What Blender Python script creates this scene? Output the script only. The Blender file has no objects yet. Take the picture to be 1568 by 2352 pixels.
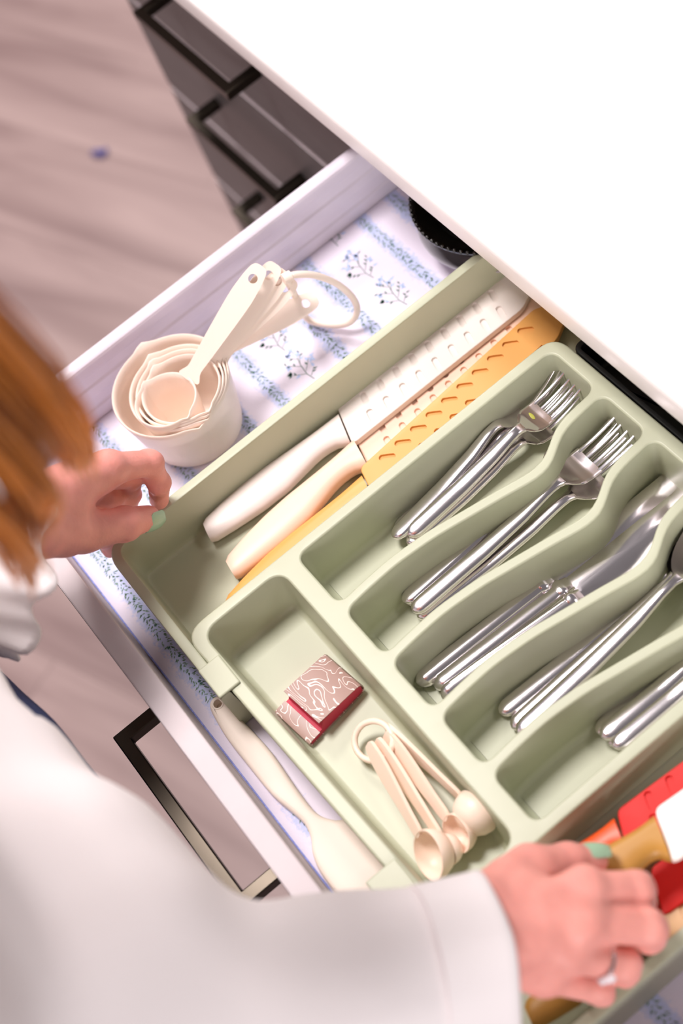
import bpy, bmesh, math, random
import numpy as np
from mathutils import Vector, Matrix

random.seed(7)
SC = bpy.context.scene
COL = SC.collection

# ------------------------------------------------------------------ camera
F_PX, CX, CY = 3500.0, 784.0, 1176.0          # image taken as 1568 x 2352
RC = np.array([[0.58040226, 0.7719881, -0.25916709],      # right
               [0.6150614, -0.62416327, -0.481788],       # down
               [-0.53369719, 0.12022717, -0.83708586]])   # forward
CAM = np.array([0.0, 0.0, 1.673])


def at(px, py, z):
    """point of height z that the photograph shows at (px, py)"""
    d = RC.T @ np.array([(px - CX) / F_PX, (py - CY) / F_PX, 1.0])
    t = (z - CAM[2]) / d[2]
    p = CAM + t * d
    return Vector((float(p[0]), float(p[1]), float(z)))


cam_data = bpy.data.cameras.new('camera')
cam = bpy.data.objects.new('camera', cam_data)
COL.objects.link(cam)
SC.camera = cam
cam_data.sensor_width = 36.0
cam_data.lens = F_PX / 2352.0 * 36.0
cam_data.clip_start = 0.02
M3 = Matrix((RC[0], -RC[1], -RC[2])).transposed()
cam.matrix_world = Matrix.Translation(CAM) @ M3.to_4x4()
cam_data.dof.use_dof = True
cam_data.dof.focus_distance = 1.02
cam_data.dof.aperture_fstop = 3.6
cam_data.dof.aperture_blades = 9

# ------------------------------------------------------------------ world and room lights
world = bpy.data.worlds.new('room_light')
SC.world = world
world.use_nodes = True
bg = world.node_tree.nodes['Background']
bg.inputs[0].default_value = (1.0, 0.93, 0.94, 1)
bg.inputs[1].default_value = 0.16


def ceiling_lamp(name, loc, size, power, color=(1, 0.935, 0.925), target=(-0.5, 0.1, 0.8)):
    l = bpy.data.lights.new(name, 'AREA')
    l.shape = 'SQUARE'
    l.size = size
    l.energy = power
    l.color = color
    o = bpy.data.objects.new(name, l)
    COL.objects.link(o)
    o.location = loc
    return o


ceiling_lamp('ceiling_panel', (-1.15, -0.02, 2.75), 0.6, 46)
ceiling_lamp('ceiling_panel', (-2.9, 0.9, 2.75), 0.6, 56)
ceiling_lamp('ceiling_panel', (0.45, 1.7, 2.75), 0.6, 11)
# daylight from the window at the right hand end of the room
win = ceiling_lamp('window_daylight', (2.7, -1.5, 1.75), 1.5, 86, (1.0, 0.95, 0.96))
win.rotation_euler = (Vector((-0.4, 0.0, 0.9)) - Vector(win.location)).to_track_quat('-Z', 'Y').to_euler()

SC.view_settings.view_transform = 'Standard'
SC.view_settings.look = 'None'
SC.view_settings.gamma = 1.0
SC.view_settings.use_curve_mapping = False
SC.view_settings.exposure = 0.10


# ------------------------------------------------------------------ materials
def lin(c):
    return tuple(((v / 255.0) / 12.92 if v / 255.0 <= 0.04045 else ((v / 255.0 + 0.055) / 1.055) ** 2.4) for v in c)


def mat(name, rgb, rough=0.5, metal=0.0, vary=0.06, scale=40.0, bump=0.0, bscale=200.0, sss=0.0, spec=0.5, coat=0.0, stretch=None):
    m = bpy.data.materials.new(name)
    m.use_nodes = True
    nt = m.node_tree
    b = nt.nodes['Principled BSDF']
    b.inputs['Roughness'].default_value = rough
    b.inputs['Metallic'].default_value = metal
    b.inputs['Specular IOR Level'].default_value = spec
    b.inputs['Coat Weight'].default_value = coat
    tc = nt.nodes.new('ShaderNodeTexCoord')
    mp = nt.nodes.new('ShaderNodeMapping')
    nt.links.new(tc.outputs['Object'], mp.inputs[0])
    if stretch:
        mp.inputs['Scale'].default_value = stretch
    n = nt.nodes.new('ShaderNodeTexNoise')
    n.inputs['Scale'].default_value = scale
    n.inputs['Detail'].default_value = 4
    nt.links.new(mp.outputs[0], n.inputs['Vector'])
    c = lin(rgb)
    r = nt.nodes.new('ShaderNodeValToRGB')
    r.color_ramp.elements[0].position = 0.3
    r.color_ramp.elements[1].position = 0.7
    r.color_ramp.elements[0].color = tuple(v * (1 - vary) for v in c) + (1,)
    r.color_ramp.elements[1].color = tuple(min(1, v * (1 + vary)) for v in c) + (1,)
    nt.links.new(n.outputs['Fac'], r.inputs[0])
    nt.links.new(r.outputs[0], b.inputs['Base Color'])
    if bump:
        n2 = nt.nodes.new('ShaderNodeTexNoise')
        n2.inputs['Scale'].default_value = bscale
        n2.inputs['Detail'].default_value = 3
        nt.links.new(mp.outputs[0], n2.inputs['Vector'])
        bp = nt.nodes.new('ShaderNodeBump')
        bp.inputs['Strength'].default_value = bump
        bp.inputs['Distance'].default_value = 0.001
        nt.links.new(n2.outputs['Fac'], bp.inputs['Height'])
        nt.links.new(bp.outputs[0], b.inputs['Normal'])
    if sss:
        b.inputs['Subsurface Weight'].default_value = sss
        b.inputs['Subsurface Radius'].default_value = (1.0, 0.35, 0.2)
        b.inputs['Subsurface Scale'].default_value = 0.006
    return m


M = {}
M['green'] = mat('sage_plastic', (186, 189, 163), 0.42, vary=0.02, scale=6, bump=0.02, bscale=900)
M['counter'] = mat('white_countertop', (242, 234, 232), 0.35, vary=0.02)
M['front_face'] = mat('grey_laminate', (122, 116, 117), 0.45, vary=0.06, scale=14, stretch=(1, 1, 8))
M['white_edge'] = mat('white_laminate', (212, 201, 203), 0.65, vary=0.02, spec=0.25)
M['drawer_side'] = mat('drawer_side_coating', (226, 217, 228), 0.4, vary=0.02)
M['carcass'] = mat('cabinet_carcass', (150, 142, 142), 0.5, vary=0.03)
M['nickel'] = mat('dark_nickel', (66, 60, 53), 0.3, 1.0, vary=0.05)
M['steel'] = mat('polished_steel', (240, 233, 237), 0.16, 1.0, vary=0.04, scale=60)
M['cream'] = mat('cream_plastic', (255, 236, 223), 0.38, vary=0.01, sss=0.06)
M['spoon_cream'] = mat('blush_cream_plastic', (252, 226, 207), 0.4, vary=0.01, sss=0.06)
M['knife_white'] = mat('white_plastic', (253, 240, 234), 0.42, vary=0.01)
M['sheath_white'] = mat('milky_plastic', (244, 234, 228), 0.35, vary=0.02)
M['knife_cream'] = mat('peach_cream_plastic', (247, 212, 190), 0.42, vary=0.01)
M['knife_ochre'] = mat('ochre_plastic', (230, 166, 88), 0.42, vary=0.02)
M['red'] = mat('red_plastic', (214, 30, 24), 0.5, vary=0.03, spec=0.25)
M['orange'] = mat('orange_plastic', (226, 84, 30), 0.4, vary=0.02)
M['mustard'] = mat('mustard_plastic', (190, 138, 62), 0.42, vary=0.02)
M['tan'] = mat('tan_plastic', (226, 180, 130), 0.42, vary=0.02)
M['spatula'] = mat('cream_silicone', (240, 226, 212), 0.5, vary=0.01)
M['black_glass'] = mat('black_glazed_glass', (16, 12, 8), 0.06, vary=0.1, coat=0.5)
M['gap_filler_black'] = mat('gap_filler_black', (12, 12, 10), 0.6, vary=0.05)  # near-black for the added box that darkens the gap behind the tray
M['residue'] = mat('yellow_residue', (176, 176, 70), 0.6)
M['grey_ceramic'] = mat('grey_white_ceramic', (196, 190, 200), 0.3, vary=0.02)
M['paper_red'] = mat('crimson_card', (202, 52, 80), 0.6, vary=0.03)
M['blouse'] = mat('white_cotton', (250, 242, 242), 0.85, vary=0.015, scale=12, bump=0.25, bscale=900)
M['jeans'] = mat('blue_denim', (62, 74, 120), 0.85, vary=0.2, scale=300, bump=0.3, bscale=1200)
M['hair'] = mat('auburn_hair', (200, 120, 44), 0.45, vary=0.35, scale=30, stretch=(1, 1, 0.1))
M['nail'] = mat('mint_nail_polish', (166, 200, 168), 0.25, vary=0.01)
M['silver'] = mat('ring_silver', (225, 220, 220), 0.12, 1.0, vary=0.02)
M['gem'] = mat('clear_gem', (240, 235, 240), 0.05, vary=0.02)
M['scrap'] = mat('blue_scrap', (84, 84, 150), 0.8)
M['vine'] = mat('printed_green', (112, 142, 116), 0.8, vary=0.3, scale=400)
M['leafdark'] = mat('printed_dark_green', (66, 104, 92), 0.8, vary=0.2, scale=400)
M['bluedot'] = mat('printed_blue', (188, 206, 242), 0.8, vary=0.1, scale=400)
M['yellowdot'] = mat('printed_yellow', (214, 196, 120), 0.8, vary=0.1)
M['shoe'] = mat('dark_shoe', (60, 50, 48), 0.6)
M['eye'] = mat('eye_white', (235, 230, 228), 0.2)
M['lip'] = mat('lip', (190, 95, 95), 0.4)
M['white_mark'] = mat('white_print', (245, 238, 236), 0.6)


def skin_material():
    m = mat('skin', (245, 164, 152), 0.48, vary=0.13, scale=45, bump=0.25, bscale=500, sss=0.25)
    return m


M['skin'] = skin_material()


def wood_material():
    m = bpy.data.materials.new('floor_wood')
    m.use_nodes = True
    nt = m.node_tree
    b = nt.nodes['Principled BSDF']
    b.inputs['Roughness'].default_value = 0.45
    tc = nt.nodes.new('ShaderNodeTexCoord')
    oi = nt.nodes.new('ShaderNodeObjectInfo')
    mp = nt.nodes.new('ShaderNodeMapping')
    mp.inputs['Scale'].default_value = (1.2, 9.0, 1.0)
    add = nt.nodes.new('ShaderNodeVectorMath')
    sc = nt.nodes.new('ShaderNodeVectorMath')
    sc.operation = 'SCALE'
    sc.inputs[0].default_value = (37, 11, 5)
    nt.links.new(oi.outputs['Random'], sc.inputs['Scale'])
    nt.links.new(tc.outputs['Object'], add.inputs[0])
    nt.links.new(sc.outputs[0], add.inputs[1])
    nt.links.new(add.outputs[0], mp.inputs[0])
    n = nt.nodes.new('ShaderNodeTexNoise')
    n.inputs['Scale'].default_value = 1.6
    n.inputs['Detail'].default_value = 5
    n.inputs['Distortion'].default_value = 0.6
    nt.links.new(mp.outputs[0], n.inputs['Vector'])
    r = nt.nodes.new('ShaderNodeValToRGB')
    r.color_ramp.elements[0].position = 0.25
    r.color_ramp.elements[1].position = 0.72
    r.color_ramp.elements[0].color = lin((134, 108, 106)) + (1,)
    r.color_ramp.elements[1].color = lin((182, 156, 152)) + (1,)
    nt.links.new(n.outputs['Fac'], r.inputs[0])
    nt.links.new(r.outputs[0], b.inputs['Base Color'])
    return m


M['wood'] = wood_material()

STRIPES = [-0.023 + 0.0885 * k for k in range(-1, 6)] + [0.0345 + 0.0885 * k for k in range(-1, 6)]


def liner_material():
    m = bpy.data.materials.new('printed_liner')
    m.use_nodes = True
    nt = m.node_tree
    N, L = nt.nodes, nt.links
    b = N['Principled BSDF']
    b.inputs['Roughness'].default_value = 0.75
    tc = N.new('ShaderNodeTexCoord')
    sep = N.new('ShaderNodeSeparateXYZ')
    L.new(tc.outputs['Object'], sep.inputs[0])

    def math_(op, a, bb=None, cc=None):
        k = N.new('ShaderNodeMath')
        k.operation = op
        for i, v in enumerate((a, bb, cc)):
            if v is None:
                continue
            if isinstance(v, (int, float)):
                k.inputs[i].default_value = v
            else:
                L.new(v, k.inputs[i])
        return k.outputs[0]

    def dist(off):
        s = math_('SUBTRACT', sep.outputs[1], off)
        return math_('PINGPONG', s, 0.0885 / 2)
    d = math_('MINIMUM', dist(-0.023), dist(0.0345))
    nz = N.new('ShaderNodeTexNoise')
    nz.inputs['Scale'].default_value = 420
    nz.inputs['Detail'].default_value = 3
    L.new(tc.outputs['Object'], nz.inputs['Vector'])
    nz2 = N.new('ShaderNodeTexNoise')
    nz2.inputs['Scale'].default_value = 60
    L.new(tc.outputs['Object'], nz2.inputs['Vector'])
    e = math_('ADD', d, math_('MULTIPLY', math_('SUBTRACT', nz.outputs['Fac'], 0.5), 0.012))
    e = math_('ADD', e, math_('MULTIPLY', math_('SUBTRACT', nz2.outputs['Fac'], 0.5), 0.006))
    mr = N.new('ShaderNodeMapRange')
    mr.interpolation_type = 'SMOOTHSTEP'
    mr.inputs['From Min'].default_value = 0.0035
    mr.inputs['From Max'].default_value = 0.0085
    mr.inputs['To Min'].default_value = 0.68
    mr.inputs['To Max'].default_value = 0.0
    L.new(e, mr.inputs['Value'])
    mx = N.new('ShaderNodeMix')
    mx.data_type = 'RGBA'
    mx.inputs[6].default_value = lin((230, 222, 236)) + (1,)
    mx.inputs[7].default_value = lin((176, 194, 240)) + (1,)
    L.new(mr.outputs[0], mx.inputs[0])
    L.new(mx.outputs[2], b.inputs['Base Color'])
    bp = N.new('ShaderNodeBump')
    bp.inputs['Strength'].default_value = 0.25
    bp.inputs['Distance'].default_value = 0.0008
    L.new(nz.outputs['Fac'], bp.inputs['Height'])
    L.new(bp.outputs[0], b.inputs['Normal'])
    return m


M['liner'] = liner_material()
M['selvage'] = mat('blue_selvage', (150, 160, 226), 0.8, vary=0.2, scale=600)


def matchbook_material():
    m = bpy.data.materials.new('rose_card_wavy_lines')
    m.use_nodes = True
    nt = m.node_tree
    N, L = nt.nodes, nt.links
    b = N['Principled BSDF']
    b.inputs['Roughness'].default_value = 0.35
    tc = N.new('ShaderNodeTexCoord')
    mp = N.new('ShaderNodeMapping')
    mp.inputs['Scale'].default_value = (1.0, 1.7, 1.0)
    mp.inputs['Rotation'].default_value = (0, 0, 0.5)
    L.new(tc.outputs['Object'], mp.inputs[0])
    nz = N.new('ShaderNodeTexNoise')
    nz.inputs['Scale'].default_value = 48
    nz.inputs['Detail'].default_value = 1.0
    nz.inputs['Distortion'].default_value = 0.9
    L.new(mp.outputs[0], nz.inputs['Vector'])
    mu = N.new('ShaderNodeMath')
    mu.operation = 'MULTIPLY'
    mu.inputs[1].default_value = 7.0
    L.new(nz.outputs['Fac'], mu.inputs[0])
    fr = N.new('ShaderNodeMath')
    fr.operation = 'FRACT'
    L.new(mu.outputs[0], fr.inputs[0])
    lt = N.new('ShaderNodeMath')
    lt.operation = 'LESS_THAN'
    lt.inputs[1].default_value = 0.15
    L.new(fr.outputs[0], lt.inputs[0])
    mx = N.new('ShaderNodeMix')
    mx.data_type = 'RGBA'
    mx.inputs[6].default_value = lin((172, 140, 130)) + (1,)
    mx.inputs[7].default_value = lin((246, 226, 220)) + (1,)
    L.new(lt.outputs[0], mx.inputs[0])
    L.new(mx.outputs[2], b.inputs['Base Color'])
    return m


M['matchbook'] = matchbook_material()


# ------------------------------------------------------------------ helpers
def tag(o, label=None, cat=None, group=None, kind=None):
    if label:
        o['label'] = label
    if cat:
        o['category'] = cat
    if group:
        o['group'] = group
    if kind:
        o['kind'] = kind
    return o


def empty(name, loc=(0, 0, 0), label=None, cat=None, group=None):
    o = bpy.data.objects.new(name, None)
    o.empty_display_size = 0.02
    COL.objects.link(o)
    o.location = loc
    return tag(o, label, cat, group)


def mesh_obj(name, verts, faces, m, parent=None, smooth=True, sharp=35, wn=False, fmats=None):
    me = bpy.data.meshes.new(name)
    me.from_pydata([tuple(v) for v in verts], [], [tuple(f) for f in faces])
    me.update()
    for mm in (m if isinstance(m, (list, tuple)) else [m]):
        me.materials.append(mm)
    if fmats is not None:
        me.polygons.foreach_set('material_index', fmats)
    bm = bmesh.new()
    bm.from_mesh(me)
    bmesh.ops.recalc_face_normals(bm, faces=bm.faces)
    bm.to_mesh(me)
    bm.free()
    if smooth:
        me.polygons.foreach_set('use_smooth', [True] * len(me.polygons))
        if sharp:
            me.set_sharp_from_angle(angle=math.radians(sharp))
    o = bpy.data.objects.new(name, me)
    COL.objects.link(o)
    if parent:
        o.parent = parent
    if wn:
        w = o.modifiers.new('wn', 'WEIGHTED_NORMAL')
        w.keep_sharp = True
    return o


def share(src, name, parent=None):
    o = bpy.data.objects.new(name, src.data)
    COL.objects.link(o)
    for md in src.modifiers:
        nm = o.modifiers.new(md.name, md.type)
        if md.type == 'WEIGHTED_NORMAL':
            nm.keep_sharp = True
        if md.type == 'BEVEL':
            nm.width, nm.segments, nm.limit_method = md.width, md.segments, md.limit_method
    if parent:
        o.parent = parent
    return o


def box(name, lo, hi, m, parent=None, bevel=0.001, fm=None):
    (x0, y0, z0), (x1, y1, z1) = lo, hi
    v = [(x0, y0, z0), (x1, y0, z0), (x1, y1, z0), (x0, y1, z0), (x0, y0, z1), (x1, y0, z1), (x1, y1, z1), (x0, y1, z1)]
    f = [(0, 3, 2, 1), (4, 5, 6, 7), (0, 1, 5, 4), (1, 2, 6, 5), (2, 3, 7, 6), (3, 0, 4, 7)]  # bottom top front right back left
    o = mesh_obj(name, v, f, m, parent, smooth=False, fmats=fm)
    if bevel:
        b = o.modifiers.new('bevel', 'BEVEL')
        b.width = bevel
        b.segments = 2
        b.limit_method = 'ANGLE'
    return o


def loft(loops, closed=True, cap0=True, cap1=True):
    """loops: equal-length lists of points"""
    n = len(loops[0])
    V = [p for l in loops for p in l]
    Fs = []
    for i in range(len(loops) - 1):
        for j in range(n if closed else n - 1):
            a, b = i * n + j, i * n + (j + 1) % n
            Fs.append((a, b, b + n, a + n))
    if cap0:
        Fs.append(tuple(range(n - 1, -1, -1)))
    if cap1:
        Fs.append(tuple(range((len(loops) - 1) * n, len(loops) * n)))
    return V, Fs


def join(*parts):
    V, Fs = [], []
    for v, f in parts:
        k = len(V)
        V += list(v)
        Fs += [tuple(i + k for i in q) for q in f]
    return V, Fs


def catmull(P, n=8, closed=False):
    P = [Vector(p) for p in P]
    out = []
    m = len(P)
    rng = range(m if closed else m - 1)
    for i in rng:
        p1, p2 = P[i], P[(i + 1) % m]
        p0 = P[(i - 1) % m] if (closed or i > 0) else p1 * 2 - p2
        p3 = P[(i + 2) % m] if (closed or i + 2 < m) else p2 * 2 - p1
        for k in range(n):
            t = k / n
            out.append(0.5 * ((2 * p1) + (p2 - p0) * t + (2 * p0 - 5 * p1 + 4 * p2 - p3) * t * t + (3 * p1 - p0 - 3 * p2 + p3) * t ** 3))
    if not closed:
        out.append(P[-1].copy())
    return out


def tube(path, radii, nseg=12, caps=True, closed=False, up=None):
    path = [Vector(p) for p in path]
    n = len(path)
    if isinstance(radii, (int, float)):
        radii = [radii] * n
    loops = []
    prev = None
    for i, p in enumerate(path):
        if closed:
            t = path[(i + 1) % n] - path[i - 1]
        else:
            t = path[min(i + 1, n - 1)] - path[max(i - 1, 0)]
        t.normalize()
        if prev is None:
            u = Vector(up) if up else (Vector((0, 0, 1)) if abs(t.z) < 0.9 else Vector((1, 0, 0)))
        else:
            u = prev
        u = (u - t * u.dot(t)).normalized()
        prev = u
        w = t.cross(u)
        r = radii[i]
        ru, rw = (r, r) if isinstance(r, (int, float)) else r
        loops.append([p + u * (ru * math.cos(2 * math.pi * k / nseg)) + w * (rw * math.sin(2 * math.pi * k / nseg)) for k in range(nseg)])
    if closed:
        loops.append(loops[0])
        V, Fs = loft(loops, True, False, False)
        return V, Fs
    return loft(loops, True, caps, caps)


def rounded_poly(P, radii, seg=6):
    out = []
    n = len(P)
    for i in range(n):
        p, a, b = Vector(P[i][:2]), Vector(P[i - 1][:2]), Vector(P[(i + 1) % n][:2])
        r = radii if isinstance(radii, (int, float)) else radii[i]
        if r <= 0:
            out.append(p)
            continue
        u, v = (a - p).normalized(), (b - p).normalized()
        ang = math.acos(max(-1, min(1, u.dot(v))))
        if ang > math.pi - 0.05:
            out.append(p)
            continue
        d = min(r / math.tan(ang / 2), (a - p).length * 0.49, (b - p).length * 0.49)
        s, e = p + u * d, p + v * d
        for k in range(seg + 1):
            t = k / seg
            out.append((s * (1 - t) + p * t) * (1 - t) + (p * (1 - t) + e * t) * t)
    return out


def resample(P, step):
    out = []
    n = len(P)
    for i in range(n):
        a, b = P[i], P[(i + 1) % n]
        k = max(1, int(round((b - a).length / step)))
        for j in range(k):
            out.append(a.lerp(b, j / k))
    return out


def area2(P):
    return sum(P[i].x * P[(i + 1) % len(P)].y - P[(i + 1) % len(P)].x * P[i].y for i in range(len(P)))


def inset(P, d):
    """move a counter-clockwise closed polygon inwards by d"""
    n = len(P)
    out = []
    for i in range(n):
        t1 = (P[i] - P[i - 1])
        t2 = (P[(i + 1) % n] - P[i])
        if t1.length < 1e-9:
            t1 = t2
        if t2.length < 1e-9:
            t2 = t1
        t1 = t1.normalized()
        t2 = t2.normalized()
        n1, n2 = Vector((-t1.y, t1.x)), Vector((-t2.y, t2.x))
        m = n1 + n2
        m = m / max(0.3, m.dot(n1)) if m.length > 1e-6 else n1
        out.append(P[i] + m * d)
    return out


def plate_with_wells(outline, wells, ztop, zbot, edge=0.0012, out_edge=0.0012):
    """outline, wells: CCW polygons. wells: list of (poly, depth, draft, bottom radius, edge radius). returns V, F"""
    bm = bmesh.new()

    def ring(P, z):
        return [bm.verts.new((p.x, p.y, z)) for p in P]

    def bridge(a, b):
        n = len(a)
        for i in range(n):
            bm.faces.new((a[i], a[(i + 1) % n], b[(i + 1) % n], b[i]))

    def wire(r):
        return [bm.edges.get((r[i], r[(i + 1) % len(r)])) or bm.edges.new((r[i], r[(i + 1) % len(r)])) for i in range(len(r))]
    top = ring(inset(outline, out_edge), ztop)
    edges = wire(top)
    prev = top
    for k in (1, 2, 3):
        a = k / 3 * math.pi / 2
        r = ring(inset(outline, out_edge * (1 - math.sin(a))), ztop - out_edge * (1 - math.cos(a)))
        bridge(prev, r)
        prev = r
    low = ring(outline, zbot)
    bridge(prev, low)
    bm.faces.new(low)
    for wl_ in wells:
        poly, depth, draft, br, er = wl_[:5]
        r0 = ring(inset(poly, -er), ztop)
        edges += wire(r0)
        prev = r0
        if er > 0:
            for k in (1, 2, 3):
                a = k / 3 * math.pi / 2
                r = ring(inset(poly, -er * (1 - math.sin(a))), ztop - er * (1 - math.cos(a)))
                bridge(prev, r)
                prev = r
        r = ring(inset(poly, draft), ztop - depth + br)
        bridge(prev, r)
        prev = r
        if br > 0:
            for k in (1, 2, 3):
                a = k / 3 * math.pi / 2
                r = ring(inset(poly, draft + br * (1 - math.cos(a))), ztop - depth + br * (1 - math.sin(a)))
                bridge(prev, r)
                prev = r
        if len(wl_) > 5:
            n_ = len(prev)
            for i in range(n_ // 2 - 1):
                bm.faces.new((prev[i], prev[i + 1], prev[n_ - 2 - i], prev[n_ - 1 - i]))
        else:
            bm.faces.new(prev)
    bmesh.ops.triangle_fill(bm, use_beauty=True, use_dissolve=False, edges=edges)
    bm.verts.index_update()
    V = [v.co.copy() for v in bm.verts]
    Fs = [tuple(v.index for v in f.verts) for f in bm.faces]
    bm.free()
    return V, Fs


def place(root, origin, ydir, zhint=(0, 0, 1)):
    y = Vector(ydir).normalized()
    z = Vector(zhint)
    z = (z - y * z.dot(y)).normalized()
    x = y.cross(z)
    m = Matrix((x, y, z)).transposed().to_4x4()
    root.matrix_world = Matrix.Translation(Vector(origin)) @ m
    return root


def copy_tree(o, parent=None):
    c = o.copy()
    COL.objects.link(c)
    if parent:
        c.parent = parent
    for ch in [q for q in bpy.data.objects if q.parent == o]:
        copy_tree(ch, c)
    return c


# ---- signed distance sculpting (numpy surface nets)
def cone_sdf(P, a, b, r1, r2):
    a = np.array(a, np.float32)
    b = np.array(b, np.float32)
    ab = b - a
    t = np.clip(((P - a) @ ab) / max(1e-9, float(ab @ ab)), 0, 1)
    return np.linalg.norm(P - (a + t[..., None] * ab), axis=-1) - (r1 + (r2 - r1) * t)


def ell_sdf(P, c, r, rot=None):
    q = P - np.array(c, np.float32)
    if rot is not None:
        q = q @ np.array(rot, np.float32)
    r = np.array(r, np.float32)
    k0 = np.linalg.norm(q / r, axis=-1)
    k1 = np.linalg.norm(q / (r * r), axis=-1)
    return k0 * (k0 - 1) / np.maximum(k1, 1e-6)


def smin(a, b, k):
    h = np.clip(0.5 + 0.5 * (b - a) / k, 0, 1)
    return b * (1 - h) + a * h - k * h * (1 - h)


def surface_net(f, lo, hi, h):
    lo = np.array(lo, np.float32)
    n = np.ceil((np.array(hi) - lo) / h).astype(int) + 1
    ax = [lo[i] + h * np.arange(n[i], dtype=np.float32) for i in range(3)]
    G = np.stack(np.meshgrid(*ax, indexing='ij'), -1)
    v = f(G).astype(np.float32)
    s = v < 0
    cs = [v[i:n[0] - 1 + i, j:n[1] - 1 + j, k:n[2] - 1 + k] for i in (0, 1) for j in (0, 1) for k in (0, 1)]
    cin = sum((c < 0).astype(np.int8) for c in cs)
    act = (cin > 0) & (cin < 8)
    idx = np.argwhere(act)
    vid = -np.ones(act.shape, np.int64)
    vid[act] = np.arange(len(idx))
    acc = np.zeros((len(idx), 3), np.float32)
    cnt = np.zeros(len(idx), np.float32)
    offs = [(i, j, k) for i in (0, 1) for j in (0, 1) for k in (0, 1)]
    vals = [c[act] for c in cs]
    for a in range(8):
        for b in range(a + 1, 8):
            d = np.abs(np.array(offs[a]) - np.array(offs[b]))
            if d.sum() != 1:
                continue
            va, vb = vals[a], vals[b]
            cr = (va < 0) != (vb < 0)
            t = np.where(cr, va / np.where(cr, va - vb, 1), 0)
            p = np.array(offs[a], np.float32) + t[:, None] * (np.array(offs[b]) - np.array(offs[a]))
            acc += np.where(cr[:, None], p, 0)
            cnt += cr
    V = lo + h * (idx + acc / cnt[:, None])
    quads = []
    for axis in range(3):
        sl0 = [slice(None)] * 3
        sl1 = [slice(None)] * 3
        sl0[axis] = slice(0, -1)
        sl1[axis] = slice(1, None)
        a, b = s[tuple(sl0)], s[tuple(sl1)]
        e = np.argwhere(a != b)
        u, w = (axis + 1) % 3, (axis + 2) % 3
        e = e[(e[:, u] > 0) & (e[:, w] > 0) & (e[:, u] < n[u] - 1) & (e[:, w] < n[w] - 1)]
        fl = a[e[:, 0], e[:, 1], e[:, 2]]

        def cell(du, dw):
            q = e.copy()
            q[:, u] += du
            q[:, w] += dw
            return vid[q[:, 0], q[:, 1], q[:, 2]]
        q = np.stack([cell(-1, -1), cell(0, -1), cell(0, 0), cell(-1, 0)], 1)
        q[~fl] = q[~fl][:, ::-1]
        quads.append(q)
    Q = np.concatenate(quads)
    Q = Q[(Q >= 0).all(1)]
    return V, Q


def np_mesh(name, V, Q, m, parent=None):
    me = bpy.data.meshes.new(name)
    me.from_pydata(V.tolist(), [], Q.tolist())
    me.update()
    me.materials.append(m)
    me.polygons.foreach_set('use_smooth', [True] * len(me.polygons))
    o = bpy.data.objects.new(name, me)
    COL.objects.link(o)
    if parent:
        o.parent = parent
    return o


# ================================================================== SETTING
ZL = 0.775           # top of the drawer liner

# floor planks
floor = box('floor', (-3.6, -2.2, -0.02), (1.6, 1.9, -0.004), M['carcass'], None, 0)
tag(floor, 'pinkish grey wood plank floor', 'floor', kind='structure')
ang = math.radians(22)
pl0 = box('plank', (-0.6497, -0.0948, -0.004), (0.6497, 0.0948, 0.0), M['wood'], floor, 0.0003)
ca, sa = math.cos(ang), math.sin(ang)
first = True
for r in range(-17, 18):
    for c in range(-4, 5):
        u, v = c * 1.3 + (r * 0.47) % 1.3 - 0.4, r * 0.19
        x, y = -1.0 + u * ca - v * sa, 0.0 + u * sa + v * ca
        if not (-3.5 < x < 1.5 and -2.1 < y < 1.8):
            continue
        p = pl0 if first else share(pl0, 'plank', floor)
        first = False
        p.location = (x, y, 0)
        p.rotation_euler = (0, 0, ang)

# small scrap on the floor
V, Fs = tube(catmull([(-1.895, 0.345, 0.004), (-1.886, 0.35, 0.007), (-1.878, 0.358, 0.005), (-1.884, 0.366, 0.004)], 5), [0.003 + 0.003 * math.sin(i / 15 * math.pi) for i in range(16)], 8)
tag(mesh_obj('fabric_scrap', V, Fs, M['scrap']), 'tiny blue scrap lying on the wood floor', 'scrap')


# ------------------------------------------------------------------ cabinets
def bar_handle(parent, cx, cz, yface, L=0.156, proj=0.036, t=0.0095):
    """square U handle on a face whose outward direction is -y"""
    x0, x1 = cx - L / 2, cx + L / 2
    outer = [(x0, yface), (x0, yface - proj), (x1, yface - proj), (x1, yface)]
    innr = [(x0 + t, yface), (x0 + t, yface - proj + t), (x1 - t, yface - proj + t), (x1 - t, yface)]
    V, Fs = [], []
    h = t / 2
    for z in (cz - h, cz + h):
        V += [(x, y, z) for x, y in outer] + [(x, y, z) for x, y in innr]
    for i in range(3):
        Fs += [(i, i + 1, i + 5, i + 4), (8 + i, 8 + i + 4, 8 + i + 5, 8 + i + 1), (i, i + 8, i + 9, i + 1), (i + 4, i + 5, i + 13, i + 12)]
    Fs += [(0, 4, 12, 8), (3, 11, 15, 7)]
    o = mesh_obj('handle', V, Fs, M['nickel'], parent, smooth=False)
    b = o.modifiers.new('bevel', 'BEVEL')
    b.width = 0.0009
    b.segments = 2
    o['label'] = 'dark nickel square bar handle'
    return o


YF = 0.335     # outer face of the closed drawer fronts
FMATS = [1, 1, 0, 1, 0, 1]


def drawer_front(parent, x0, x1, z0, z1, handle=True):
    f = box('drawer_front', (x0, YF, z0), (x1, YF + 0.016, z1), [M['front_face'], M['white_edge']], parent, 0.0008, FMATS)
    if handle:
        bar_handle(f, (x0 + x1) / 2, (z0 + z1) / 2, YF)
    return f


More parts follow.
